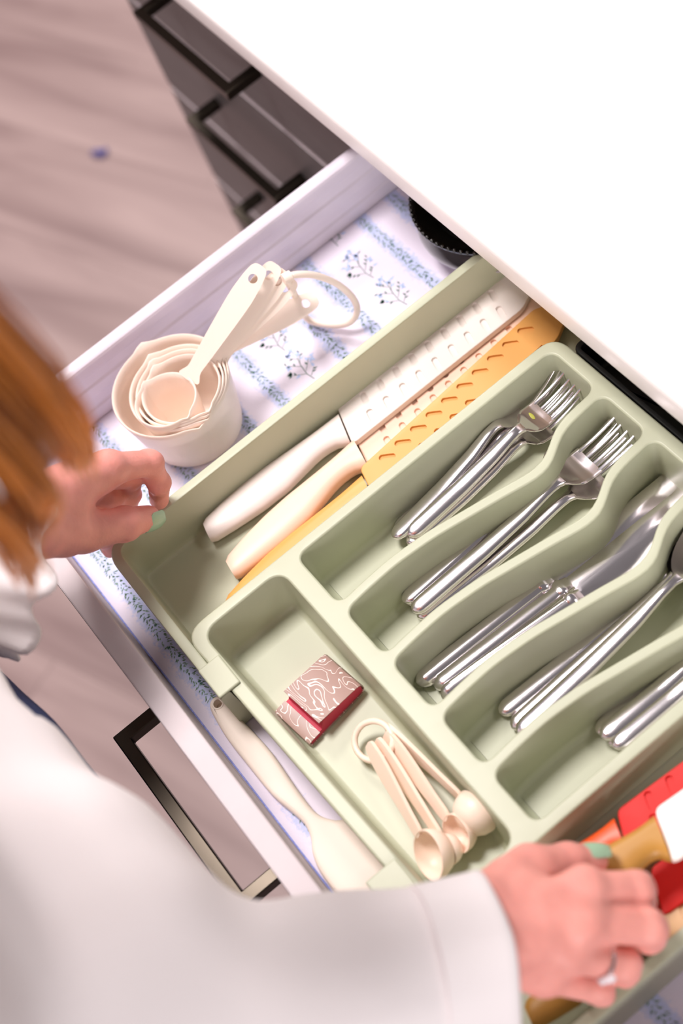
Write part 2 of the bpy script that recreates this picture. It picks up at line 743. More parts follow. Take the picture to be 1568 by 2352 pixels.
def cabinet(x0, x1, label, rows, open_top):
    r = empty('base_cabinet', ((x0 + x1) / 2, 0.6, 0), label, 'cabinet')
    t = 0.018
    bx = []

    def b(lo, hi):
        (a, c, d), (e, f, g) = lo, hi
        v = [(a, c, d), (e, c, d), (e, f, d), (a, f, d), (a, c, g), (e, c, g), (e, f, g), (a, f, g)]
        bx.append((v, [(0, 3, 2, 1), (4, 5, 6, 7), (0, 1, 5, 4), (1, 2, 6, 5), (2, 3, 7, 6), (3, 0, 4, 7)]))
    ya, yb = YF + 0.017, 0.9
    b((x0, ya, 0.0), (x0 + t, yb, 0.8648))
    b((x1 - t, ya, 0.0), (x1, yb, 0.8648))
    b((x0 + t, yb - t, 0.0), (x1 - t, yb, 0.8648))
    b((x0 + t, ya + 0.05, 0.1), (x1 - t, yb - t, 0.118))
    b((x0 + t, ya + 0.05, 0.0), (x1 - t, ya + 0.065, 0.1))
    b((x0 + t, ya, 0.69), (x1 - t, ya + 0.06, 0.705))
    V, Fs = join(*bx)
    o = mesh_obj('body', V, Fs, M['carcass'], None, smooth=False)
    o.parent = r
    o.matrix_parent_inverse = r.matrix_world.inverted()
    o.location = (-r.location.x, -r.location.y, 0)
    o.matrix_parent_inverse = Matrix()
    for z0, z1 in rows:
        if z1 < 0.8:
            rl = box('rail', (x0 + 0.001, YF + 0.0015, z1 - 0.001), (x1 - 0.001, YF + 0.0158, z1 + 0.0075), M['white_edge'], None, 0)
            rl.parent = r
            rl.location = (-r.location.x, -r.location.y, 0)
        f = drawer_front(None, x0 + 0.002, x1 - 0.002, z0, z1)
        f.parent = r
        f.location = (-r.location.x, -r.location.y, 0)
    return r


cabinet(-1.246, -0.824, 'grey drawer cabinet with dark bar handles left of the open drawer',
        [(0.7215, 0.858), (0.592, 0.7135), (0.446, 0.584), (0.273, 0.438), (0.1, 0.265)], False)
cabinet(-0.822, -0.102, 'wide grey base cabinet under the counter holding the open drawer',
        [(0.5, 0.705), (0.3, 0.497), (0.1, 0.297)], True)

# countertop with rounded nosing
x0, x1 = -1.275, 0.9
prof = [(0.306, 0.866), (0.3052, 0.868), (0.305, 0.87), (0.305, 0.8845), (0.3058, 0.8878), (0.3075, 0.8895), (0.31, 0.8902), (0.93, 0.8902), (0.93, 0.8652), (0.308, 0.8652)]
V, Fs = loft([[(x, y, z) for y, z in prof] for x in (x0, x1)])
ct = mesh_obj('countertop', V, Fs, M['counter'], None, sharp=40)
tag(ct, 'bright white countertop overhanging the open drawer', 'countertop')

# ------------------------------------------------------------------ the open drawer
DX0, DX1 = -0.777, -0.149      # inside width
DY0, DY1 = -0.039, 0.45        # inside depth
drawer = empty('drawer', (-0.463, 0.2, 0.74), 'pulled out white drawer with ribbed sides and bar handle', 'drawer')


def dchild(o):
    o.parent = drawer
    o.location = (0.463, -0.2, -0.74)
    return o


fp = dchild(box('front_panel', (-0.818, -0.0545, 0.712), (-0.106, DY0, 0.846), [M['front_face'], M['white_edge']], None, 0.0012, [1, 1, 0, 1, 1, 1]))
h = bar_handle(None, -0.4635, 0.781, -0.0545, L=0.155, proj=0.0355)
h.parent = fp
dchild(box('bottom', (DX0 - 0.004, DY0, 0.7585), (DX1 + 0.004, DY1 + 0.006, 0.7735), M['white_edge'], None, 0))


def side_prof(s):
    # cross-section (inwards offset, height): ribbed coated metal side with round rim
    pts = [(0.0, 0.7737), (0.0, 0.786), (-0.0012, 0.788), (-0.0012, 0.797), (0.0, 0.799), (0.0, 0.808), (-0.0012, 0.810), (-0.0012, 0.8195), (0.0, 0.8215), (0.0, 0.829)]
    for k in range(0, 7):
        a = k / 6 * math.pi
        pts.append((-0.006 + 0.006 * math.cos(a), 0.829 + 0.0045 * math.sin(a)))
    pts += [(-0.012, 0.752), (0.0, 0.752)]
    return pts


for s, X in ((1, DX0), (-1, DX1)):
    pr = side_prof(s)
    V, Fs = loft([[(X + s * d, y, z) for d, z in pr] for y in (DY0 + 0.0003, DY1 + 0.006)])
    dchild(mesh_obj('side', V, Fs, M['drawer_side'], None, sharp=30))
dchild(box('back', (DX0 + 0.0004, DY1 - 0.008, 0.7738), (DX1 - 0.0004, DY1 + 0.006, 0.828), M['drawer_side'], None, 0.001))

# ------------------------------------------------------------------ printed liner
nx, ny = 40, 40
V, Fs = [], []
lx0, lx1, ly0, ly1 = DX0 + 0.0006, DX1 - 0.0006, DY0 + 0.0006, DY1 - 0.009
for j in range(ny + 1):
    for i in range(nx + 1):
        V.append((lx0 + (lx1 - lx0) * i / nx, ly0 + (ly1 - ly0) * j / ny, ZL))
k0 = len(V)
for (x, y, z) in list(V):
    V.append((x, y, ZL - 0.0012))
for j in range(ny):
    for i in range(nx):
        a = j * (nx + 1) + i
        Fs.append((a, a + 1, a + nx + 2, a + nx + 1))
        Fs.append((k0 + a, k0 + a + nx + 1, k0 + a + nx + 2, k0 + a + 1))
liner = mesh_obj('drawer_liner', V, Fs, M['liner'])
tag(liner, 'white drawer liner printed with blue stripes, green vines and sprigs', 'liner')

# selvage turned up along the front
sv = tube([(lx0, DY0 + 0.0012, ZL + 0.0006), (lx1, DY0 + 0.0012, ZL + 0.0006)], 0.0006, 8)
o = mesh_obj('selvage_edge', sv[0], sv[1], M['selvage'], liner)
o['label'] = 'blue stitched edge of the liner'


def leaf(V, Fs, x, y, a, L, W, z=ZL + 0.00015):
    c, s = math.cos(a), math.sin(a)
    k = len(V)
    for u, w in ((0, 0), (0.35 * L, -W / 2), (L, 0), (0.35 * L, W / 2)):
        V.append((x + u * c - w * s, y + u * s + w * c, z))
    Fs.append((k, k + 1, k + 2, k + 3))


def stroke(V, Fs, P, w, z=ZL + 0.0001):
    for i in range(len(P) - 1):
        a, b = Vector(P[i]), Vector(P[i + 1])
        t = (b - a)
        if t.length < 1e-6:
            continue
        n = Vector((-t.y, t.x)).normalized() * w / 2
        k = len(V)
        V += [(a.x + n.x, a.y + n.y, z), (a.x - n.x, a.y - n.y, z), (b.x - n.x, b.y - n.y, z), (b.x + n.x, b.y + n.y, z)]
        Fs.append((k, k + 1, k + 2, k + 3))


rng = random.Random(3)
Vv, Fv, Vl, Fl, Vb, Fb, Vy, Fy = [], [], [], [], [], [], [], []
for sy in STRIPES:
    if not (ly0 + 0.004 < sy < 0.40):
        continue
    x = lx0 + 0.003
    while x < lx1 - 0.004:
        for q in (-1, 1):
            for _ in range(2):
                leaf(Vv, Fv, x + rng.uniform(-.0015, .0015), sy + q * rng.uniform(0.0002, 0.0028), q * rng.uniform(0.3, 1.3) + (math.pi if rng.random() < 0.2 else 0), rng.uniform(0.0018, 0.0036), rng.uniform(0.0006, 0.0011))
        if rng.random() < 0.1:
            leaf(Vl, Fl, x, sy, rng.uniform(0, 6.28), 0.003, 0.0022, ZL + 0.0002)
        x += 0.0023


def sprig(x, y, a, s=1.0):
    def T(u, w):
        return (x + s * (u * math.cos(a) - w * math.sin(a)), y + s * (u * math.sin(a) + w * math.cos(a)))
    main = [T(0, 0), T(0.006, 0.001), T(0.013, 0.0), T(0.020, -0.002), T(0.026, -0.002)]
    stroke(Vl, Fl, main, 0.0004 * s)
    for (u, w, b, L) in ((0.006, 0.001, 0.9, 0.008), (0.008, 0.0, -0.8, 0.009), (0.012, 0.0, 0.7, 0.009), (0.014, 0, -0.6, 0.008), (0.018, -0.001, 0.6, 0.006), (0.003, 0, -0.9, 0.006)):
        e = (u + L * math.cos(b), w + L * math.sin(b))
        stroke(Vl, Fl, [T(u, w), T(*e)], 0.0003 * s)
        for k in range(3):
            f = 0.45 + 0.3 * k
            px, py = T(u + L * f * math.cos(b), w + L * f * math.sin(b))
            d = rng.random()
            if d < 0.62:
                leaf(Vl, Fl, px, py, a + b + rng.choice((-0.8, 0.8)), 0.0028 * s, 0.0010 * s)
            else:
                leaf(Vb, Fb, px, py, a + b + rng.choice((-0.8, 0.8)), 0.0038 * s, 0.0019 * s)
    for (u, w) in ((0.021, -0.003), (0.026, -0.002), (0.024, 0.001), (0.017, 0.006), (0.012, -0.007)):
        px, py = T(u, w)
        for k in range(4):
            leaf(Vb, Fb, px, py, k * 1.57 + rng.random(), 0.0026 * s, 0.0018 * s)
    px, py = T(0.0115, 0.0075)
    for k in range(4):
        leaf(Vl, Fl, px, py, a + 0.4 + k * 0.4 - 0.6, 0.0032 * s, 0.0014 * s)
    px, py = T(0.019, 0.006)
    leaf(Vy, Fy, px, py, 0.5, 0.0016, 0.001)


for (px, py, qx, qy) in ((858, 638, 780, 572), (935, 700, 868, 645), (655, 806, 610, 752), (722, 870, 650, 800), (505, 1035, 470, 975), (776, 565, 760, 540)):
    p, q = at(px, py, ZL), at(qx, qy, ZL)
    sprig(p.x, p.y, math.atan2(q.y - p.y, q.x - p.x), 1.35)
for x in np.arange(-0.16, -0.75, -0.034):
    for yy in (0.018, 0.095, 0.183, 0.272, 0.36):
        if x < -0.66 and yy < 0.3:
            continue
        sprig(float(x), yy, 2.6, 0.9)
for nm, vv, ff, mm in (('printed_vines', Vv, Fv, M['vine']), ('printed_sprigs', Vl, Fl, M['leafdark']), ('printed_blossoms', Vb, Fb, M['bluedot']), ('printed_dots', Vy, Fy, M['yellowdot'])):
    o = mesh_obj(nm, vv, ff, mm, liner, smooth=False)
    o['kind'] = 'stuff'
    o['label'] = {'printed_vines': 'green leafy vine print', 'printed_sprigs': 'dark green sprig print', 'printed_blossoms': 'pale blue blossom print', 'printed_dots': 'tiny yellow bud print'}[nm]

# ================================================================== CUTLERY TRAY
ZT = 0.822
tray = empty('cutlery_tray', (-0.416, 0.15, ZL + 0.0004), 'sage green expandable cutlery tray filling the open drawer', 'tray')


def tchild(o):
    o.parent = tray
    o.location = -Vector(tray.location)
    return o


DEV = [(0.078, 0.000), (0.10, -0.002), (0.125, -0.003), (0.155, -0.0005), (0.185, 0.005), (0.21, 0.0095), (0.228, 0.0135), (0.2385, 0.0143), (0.248, 0.0112),
       (0.256, 0.0048), (0.264, 0.0003), (0.275, -0.002), (0.29, -0.0032), (0.305, -0.0042)]
BASE = [-0.4855, -0.4360, -0.3865, -0.3370]
HALF = 0.0038


def curve_x(k, y):
    ys = [d[0] for d in DEV]
    xs = [d[1] for d in DEV]
    return BASE[k] + float(np.interp(y, ys, xs))


YS0, YS1 = 0.0800, 0.3030
ysamp = [YS0 + (YS1 - YS0) * i / 40 for i in range(41)]
dsm = {}
for k in range(4):
    raw = [curve_x(k, y) for y in ysamp]
    for _ in range(2):
        raw = [raw[0]] + [(raw[i - 1] + 2 * raw[i] + raw[i + 1]) / 4 for i in range(1, 40)] + [raw[-1]]
    dsm[k] = raw
XL, XR = -0.5375, -0.2935
wells = []
for s in range(5):
    lx = [XL] * 41 if s == 0 else [x + HALF for x in dsm[s - 1]]
    rx = [XR] * 41 if s == 4 else [x - HALF for x in dsm[s]]
    # corner rounding by building the straight ends and rounding 4 corners
    P, R_ = [], []
    for i in range(41):
        P.append((rx[i], ysamp[i]))
        R_.append(0.013 if i in (0, 40) else 0)
    for i in range(40, -1, -1):
        P.append((lx[i], ysamp[i]))
        R_.append(0.013 if i in (0, 40) else 0)
    # give corners room: drop neighbours near the ends
    Q, RQ = [], []
    for (p, r) in zip(P, R_):
        if r == 0 and (p[1] < YS0 + 0.014 or p[1] > YS1 - 0.014):
            continue
        Q.append(p)
        RQ.append(r)
    poly = rounded_poly(Q, RQ, 7)
    wells.append((poly, 0.0415, 0.0028, 0.005, 0.0016, True))


def yfront(x):
    return -0.0088 + (x + 0.50) * 0.034


fc = [(XL, yfront(XL) + 0.010), (XR, yfront(XR) + 0.0095), (XR, 0.0655), (XL, 0.0655)]
wells.append((resample(rounded_poly(fc, [0.012, 0.010, 0.012, 0.012], 7), 0.02), 0.0415, 0.0028, 0.0045, 0.0016))
ol = [(-0.5462, yfront(-0.5462)), (-0.2848, yfront(-0.2848)), (-0.2848, 0.3135), (-0.5462, 0.3135)]
outline = resample(rounded_poly(ol, 0.016, 7), 0.03)
V, Fs = plate_with_wells(outline, wells, ZT, ZL + 0.0038, out_edge=0.0016)
main_o = tchild(mesh_obj('main_body', V, Fs, M['green'], None, sharp=40, wn=True))


def u_tray(sgn, xo, xi, xf, y0, y1, name):
    """open-sided sliding extension: wall on three sides. sgn=-1: outer wall at small x"""
    s = sgn
    path = [(xf, y0), (xo, y0), (xo, y1), (xi, y1)]
    pts = rounded_poly(path, [0, 0.02, 0.02, 0], 8)
    pts = [p for p in pts]
    sec = [(0.0, ZL + 0.0004), (0.0, ZT - 0.0016), (0.0005, ZT - 0.0005), (0.0016, ZT), (0.0062, ZT), (0.0073, ZT - 0.0005), (0.0078, ZT - 0.0016), (0.0094, ZL + 0.0072), (0.0108, ZL + 0.0038), (0.0135, ZL + 0.0024)]
    n = len(pts)
    loops = []
    for d, z in sec:
        L = []
        for i, p in enumerate(pts):
            t = (pts[min(i + 1, n - 1)] - pts[max(i - 1, 0)]).normalized()
            nrm = Vector((-t.y, t.x)) * (1 if s > 0 else -1)
            # adjust mitre length
            L.append((p.x + nrm.x * d, p.y + nrm.y * d, z))
        loops.append(L)
    V, Fs = [], []
    for l in loops:
        V += l
    m = len(sec)
    for j in range(m - 1):
        for i in range(n - 1):
            a = j * n + i
            Fs.append((a, a + 1, a + n + 1, a + n))
    # floor
    Fs.append(tuple((m - 1) * n + i for i in range(n)))
    Fs.append(tuple(i for i in range(n)))
    # end caps
    Fs.append(tuple(j * n for j in range(m)))
    Fs.append(tuple(j * n + n - 1 for j in range(m)))
    return tchild(mesh_obj(name, V, Fs, M['green'], None, sharp=40, wn=True))


le = u_tray(-1, -0.6425, -0.5500, -0.4900, -0.0172, 0.352, 'side_extension')
re_ = u_tray(1, -0.1885, -0.2812, -0.3320, -0.0172, 0.352, 'side_extension')
# clips that hook the extensions over the main rim
tchild(box('clip', (-0.5160, -0.0174, ZT + 0.0001), (-0.4898, -0.0004, ZT + 0.0022), M['green'], None, 0.0010))
tchild(box('clip', (-0.3325, -0.0174, ZT + 0.0001), (-0.3060, 0.0050, ZT + 0.0022), M['green'], None, 0.0010))

# ================================================================== CUTLERY
def superloop(cx, cz, y, w, t, n=16, p=2.6, dome=0.0):
    L = []
    for k in range(n):
        a = 2 * math.pi * k / n
        c, s = math.cos(a), math.sin(a)
        L.append(Vector((cx + w / 2 * math.copysign(abs(c) ** (2 / p), c), y, cz + t / 2 * math.copysign(abs(s) ** (2 / p), s))))
    return L


def interp(tab, y):
    ys = [r[0] for r in tab]
    return [float(np.interp(y, ys, [r[i] for r in tab])) for i in range(1, len(tab[0]))]


def smooth_tab(tab, n=40):
    P = catmull([Vector((r[0], r[1], r[2])) for r in tab], 8)
    return P


def fork_parts(root, L, hw):
    # handle: (y, z, w, t)
    k = L
    tab = [(0.0, 0.004, 0.0105, 0.0042), (0.006, 0.004, 0.0122, 0.0056), (0.05 * k, 0.004, 0.0126, 0.006), (0.3 * k, 0.0045, 0.0120, 0.0058), (0.48 * k, 0.0075, 0.0104, 0.0054), (0.58 * k, 0.0115, 0.0084, 0.0050),
           (0.63 * k, 0.0122, 0.0074, 0.0042), (0.66 * k, 0.0108, 0.0098, 0.0032)]
    ys = [0.0, 0.0012, 0.003, 0.006] + [0.01 + (0.66 * k - 0.01) * i / 24 for i in range(25)]
    loops = []
    for y in ys:
        z, w, t = interp(tab, y)
        if y < 0.006:
            f = math.sqrt(max(0.02, 1 - ((0.006 - y) / 0.006) ** 2))
            w *= f
            t *= 0.5 + 0.5 * f
        loops.append(superloop(0, z, y, w, t))
    V, Fs = loft(loops)
    mesh_obj('handle', V, Fs, M['steel'], root, sharp=50)
    tab2 = [(0.655 * k, 0.0110, 0.0096, 0.0032), (0.68 * k, 0.0085, 0.018, 0.0026), (0.705 * k, 0.0062, hw, 0.0023), (0.745 * k, 0.0042, hw * 1.02, 0.0022), (0.78 * k, 0.0036, hw, 0.002)]
    loops = []
    for i in range(15):
        y = 0.655 * k + (0.125 * k) * i / 14
        z, w, t = interp(tab2, y)
        lp = superloop(0, z, y, w, t, p=3)
        for q in lp:
            q.z += 0.0022 * (2 * q.x / hw) ** 2
        loops.append(lp)
    V, Fs = loft(loops)
    mesh_obj('head', V, Fs, M['steel'], root, sharp=50)
    for i in range(4):
        x = (i - 1.5) * hw * 0.272
        loops = []
        for j in range(9):
            u = j / 8
            y = 0.772 * k + 0.228 * k * u
            z = 0.0036 + 0.0022 * (2 * x / hw) ** 2 + 0.011 * u * u
            w = hw * 0.135 * (1 - 0.5 * u)
            loops.append(superloop(x * (1 - 0.06 * u), z, y, w, 0.0019 * (1 - 0.5 * u), 8))
        V, Fs = loft(loops)
        mesh_obj('tine', V, Fs, M['steel'], root, sharp=50)


def spoon_parts(root, L, bw):
    k = L
    tab = [(0.0, 0.004, 0.0105, 0.0042), (0.006, 0.004, 0.0124, 0.0056), (0.05 * k, 0.004, 0.013, 0.006), (0.3 * k, 0.0045, 0.0122, 0.0058), (0.5 * k, 0.0075, 0.0102, 0.0052), (0.62 * k, 0.0122, 0.007, 0.0046), (0.675 * k, 0.0125, 0.0062, 0.0036), (0.70 * k, 0.0118, 0.0085, 0.0026)]
    ys = [0.0, 0.0012, 0.003, 0.006] + [0.01 + (0.70 * k - 0.01) * i / 24 for i in range(25)]
    loops = []
    for y in ys:
        z, w, t = interp(tab, y)
        if y < 0.006:
            f = math.sqrt(max(0.02, 1 - ((0.006 - y) / 0.006) ** 2))
            w *= f
            t *= 0.5 + 0.5 * f
        loops.append(superloop(0, z, y, w, t))
    V, Fs = loft(loops)
    mesh_obj('handle', V, Fs, M['steel'], root, sharp=50)
    # bowl shell
    n, mrad = 28, 8
    y0, y1 = 0.69 * k, k
    Vt = []
    Fs = []
    for side in (0, 1):
        off = 0.0013 * side
        base = len(Vt)
        Vt.append(Vector((0, (y0 + y1) / 2 + 0.01 * k, 0.0016 - off + 0.0015)))
        for r in range(1, mrad + 1):
            f = r / mrad
            for a in range(n):
                th = 2 * math.pi * a / n
                c, s = math.cos(th), math.sin(th)
                egg = 1.0 + 0.16 * s
                x = bw / 2 * c * f * (1.08 - 0.14 * s * 0.5 if s > 0 else 1.0 + 0.25 * s * 0.5)
                y = (y0 + y1) / 2 + (y1 - y0) / 2 * s * f
                z = 0.003 + 0.0088 * f ** 2.4 - off * (1 - 0.3 * f)
                Vt.append(Vector((x, y, z)))
        for a in range(n):
            q = (base, base + 1 + a, base + 1 + (a + 1) % n)
            Fs.append(q if side == 0 else q[::-1])
        for r in range(1, mrad):
            for a in range(n):
                i0 = base + 1 + (r - 1) * n
                i1 = base + 1 + r * n
                q = (i0 + a, i1 + a, i1 + (a + 1) % n, i0 + (a + 1) % n)
                Fs.append(q if side == 0 else q[::-1])
    i0 = 1 + (mrad - 1) * n
    i1 = (1 + mrad * n) + 1 + (mrad - 1) * n
    for a in range(n):
        Fs.append((i0 + a, i1 + a, i1 + (a + 1) % n, i0 + (a + 1) % n))
    mesh_obj('bowl', Vt, Fs, M['steel'], root, sharp=60)


def knife_parts(root, L):
    k = L
    hl = 0.455 * k
    tab = [(0.0, 0.0055, 0.011, 0.007), (0.006, 0.0055, 0.0135, 0.009), (0.3 * hl, 0.0055, 0.0135, 0.0092), (0.8 * hl, 0.0055, 0.0120, 0.0085), (hl, 0.0055, 0.0115, 0.008)]
    ys = [0.0, 0.001, 0.003, 0.006] + [0.01 + (hl - 0.01) * i / 16 for i in range(17)]
    loops = []
    for y in ys:
        z, w, t = interp(tab, y)
        if y < 0.006:
            f = math.sqrt(max(0.03, 1 - ((0.006 - y) / 0.006) ** 2))
            w *= f
            t *= 0.4 + 0.6 * f
        loops.append(superloop(0, z, y, w, t, p=2.4))
    V, Fs = loft(loops)
    mesh_obj('handle', V, Fs, M['steel'], root, sharp=50)
    loops = []
    for (y, w, t) in ((hl - 0.001, 0.012, 0.0085), (hl + 0.001, 0.0148, 0.0098), (hl + 0.004, 0.015, 0.0098), (hl + 0.006, 0.0125, 0.0075), (hl + 0.010, 0.011, 0.0045)):
        loops.append(superloop(0, 0.0055, y, w, t, p=2.6))
    V, Fs = loft(loops)
    mesh_obj('bolster', V, Fs, M['steel'], root, sharp=50)
    out = [(0.0055, hl + 0.008), (0.0075, hl + 0.014), (0.0085, hl + 0.03), (0.0095, 0.7 * k), (0.010, 0.86 * k), (0.0085, 0.95 * k), (0.003, 0.995 * k), (-0.003, k), (-0.0085, 0.985 * k), (-0.0088, 0.9 * k), (-0.008, 0.7 * k), (-0.0065, hl + 0.02), (-0.0058, hl + 0.008)]
    out = [Vector((p[0], p[1])) for p in catmull([(a, b, 0) for a, b in out], 4)]
    top = [(p.x, p.y, 0.0063) for p in inset(out, 0.003)]
    mid = [(p.x, p.y, 0.0055) for p in out]
    bot = [(p.x, p.y, 0.0047) for p in inset(out, 0.003)]
    V, Fs = loft([bot, mid, top])
    mesh_obj('blade', V, Fs, M['steel'], root, sharp=25)


def set_of(name, maker, args, spots, cat, group, labels):
    proto = None
    for (p0, p1, roll), lab in zip(spots, labels):
        if proto is None:
            r = empty(name)
            maker(r, *args)
            proto = r
        else:
            r = copy_tree(proto)
        d = (p1 - p0)
        d.normalize()
        z = Vector((math.sin(roll), 0, math.cos(roll)))
        place(r, p0, d, z)
        tag(r, lab, cat, group)


def aim(px, py, z, qx, qy, z2, L):
    p = at(px, py, z)
    q = at(qx, qy, z2)
    d = (q - p).normalized()
    return p, p + d * L


ZF = 0.7812
set_of('salad_fork', fork_parts, (0.163, 0.0215), [
    (*aim(912, 1226, ZF + 0.0002, 1322, 878, ZF + 0.0006, 0.163), 0.0),
    (*aim(938, 1256, ZF + 0.0002, 1348, 907, ZF + 0.0006, 0.163), 0.05),
    (*aim(907, 1243, ZF + 0.0062, 1292, 856, ZF + 0.0085, 0.163), -0.1),
    (*aim(940, 1236, ZF + 0.0064, 1335, 874, ZF + 0.013, 0.163), 0.15),
], 'fork', 'salad forks in the slot beside the knives',
    ['lower left salad fork in the slot beside the sheathed knives', 'salad fork lowest on the right side of its slot, beside the wavy divider',
     'salad fork lying on top at the left, in the slot nearest the knives', 'salad fork stacked on top at the right with a yellow speck on its head'])
sf = [o for o in bpy.data.objects if o.name.startswith('salad_fork')][-1]
bm = bmesh.new()
bmesh.ops.create_uvsphere(bm, u_segments=10, v_segments=6, radius=1.0)
V = [Vector((v.co.x * 0.0034 - 0.003, v.co.y * 0.0014 + 0.163 * 0.725, v.co.z * 0.0003 + 0.0068)) for v in bm.verts]
Fs = [tuple(v.index for v in f.verts) for f in bm.faces]
bm.free()
mesh_obj('residue', V, Fs, M['residue'], sf)['label'] = 'yellow smear'
set_of('dinner_fork', fork_parts, (0.2, 0.0245), [
    (*aim(936, 1393, ZF + 0.0002, 1452, 974, ZF + 0.0006, 0.2), 0.0),
    (*aim(962, 1425, ZF + 0.0002, 1488, 1022, ZF + 0.0006, 0.2), 0.05),
    (*aim(930, 1390, ZF + 0.0062, 1420, 955, ZF + 0.008, 0.2), -0.06),
    (*aim(950, 1410, ZF + 0.0064, 1458, 978, ZF + 0.0125, 0.2), 0.08),
], 'fork', 'dinner forks in the second slot',
    ['lowest left dinner fork in the second slot', 'dinner fork lowest on the right in the second slot', 'dinner fork on top at the left of the second slot', 'dinner fork topmost in the middle of the second slot'])
set_of('table_knife', knife_parts, (0.222,), [
    (*aim(962, 1578, ZF + 0.0002, 1560, 1105, ZF + 0.0002, 0.222), 0.05),
    (*aim(1003, 1588, ZF + 0.0002, 1620, 1110, ZF + 0.0002, 0.222), -0.05),
    (*aim(1015, 1606, ZF + 0.0085, 1640, 1150, ZF + 0.0085, 0.222), 0.35),
], 'knife', 'table knives in the middle slot',
    ['steel table knife at the left of the middle slot', 'steel table knife between two others in the middle slot', 'tilted steel table knife at the right of the middle slot'])
set_of('tablespoon', spoon_parts, (0.2, 0.042), [
    (*aim(1150, 1645, ZF + 0.0002, 1545, 1332, ZF + 0.0005, 0.2), 0.0),
    (*aim(1178, 1678, ZF + 0.0002, 1560, 1332, ZF + 0.0064, 0.2), 0.05),
    (*aim(1192, 1690, ZF + 0.0064, 1562, 1345, ZF + 0.0118, 0.2), 0.0),
], 'spoon', 'tablespoons in the fourth slot',
    ['tablespoon at the left of the fourth slot', 'tablespoon in the middle of the fourth slot', 'tablespoon on top at the right of the fourth slot'])
set_of('teaspoon', spoon_parts, (0.155, 0.032), [
    (*aim(1372, 1690, ZF + 0.0002, 1640, 1475, ZF + 0.0006, 0.155), 0.0),
    (*aim(1400, 1716, ZF + 0.0002, 1665, 1500, ZF + 0.0006, 0.155), 0.0),
    (*aim(1383, 1700, ZF + 0.0062, 1650, 1480, ZF + 0.0066, 0.155), 0.0),
    (*aim(1410, 1722, ZF + 0.0062, 1670, 1505, ZF + 0.0066, 0.155), 0.0),
], 'spoon', 'teaspoons in the last slot',
    ['teaspoon at the left edge of the last slot', 'teaspoon at the bottom right of the last slot', 'teaspoon on top at the left of the last slot', 'teaspoon on top at the right of the last slot'])

# ================================================================== SHEATHED KITCHEN KNIVES
HOUT = [(0.000, -0.0085, 0.0085), (0.004, -0.0098, 0.0093), (0.02, -0.0122, 0.0112), (0.045, -0.0142, 0.0132), (0.068, -0.0143, 0.0128), (0.085, -0.0132, 0.0098), (0.100, -0.0121, 0.0072), (0.112, -0.0116, 0.0071), (0.121, -0.0118, 0.009), (0.1265, -0.0122, 0.0122), (0.131, -0.0122, 0.0135)]


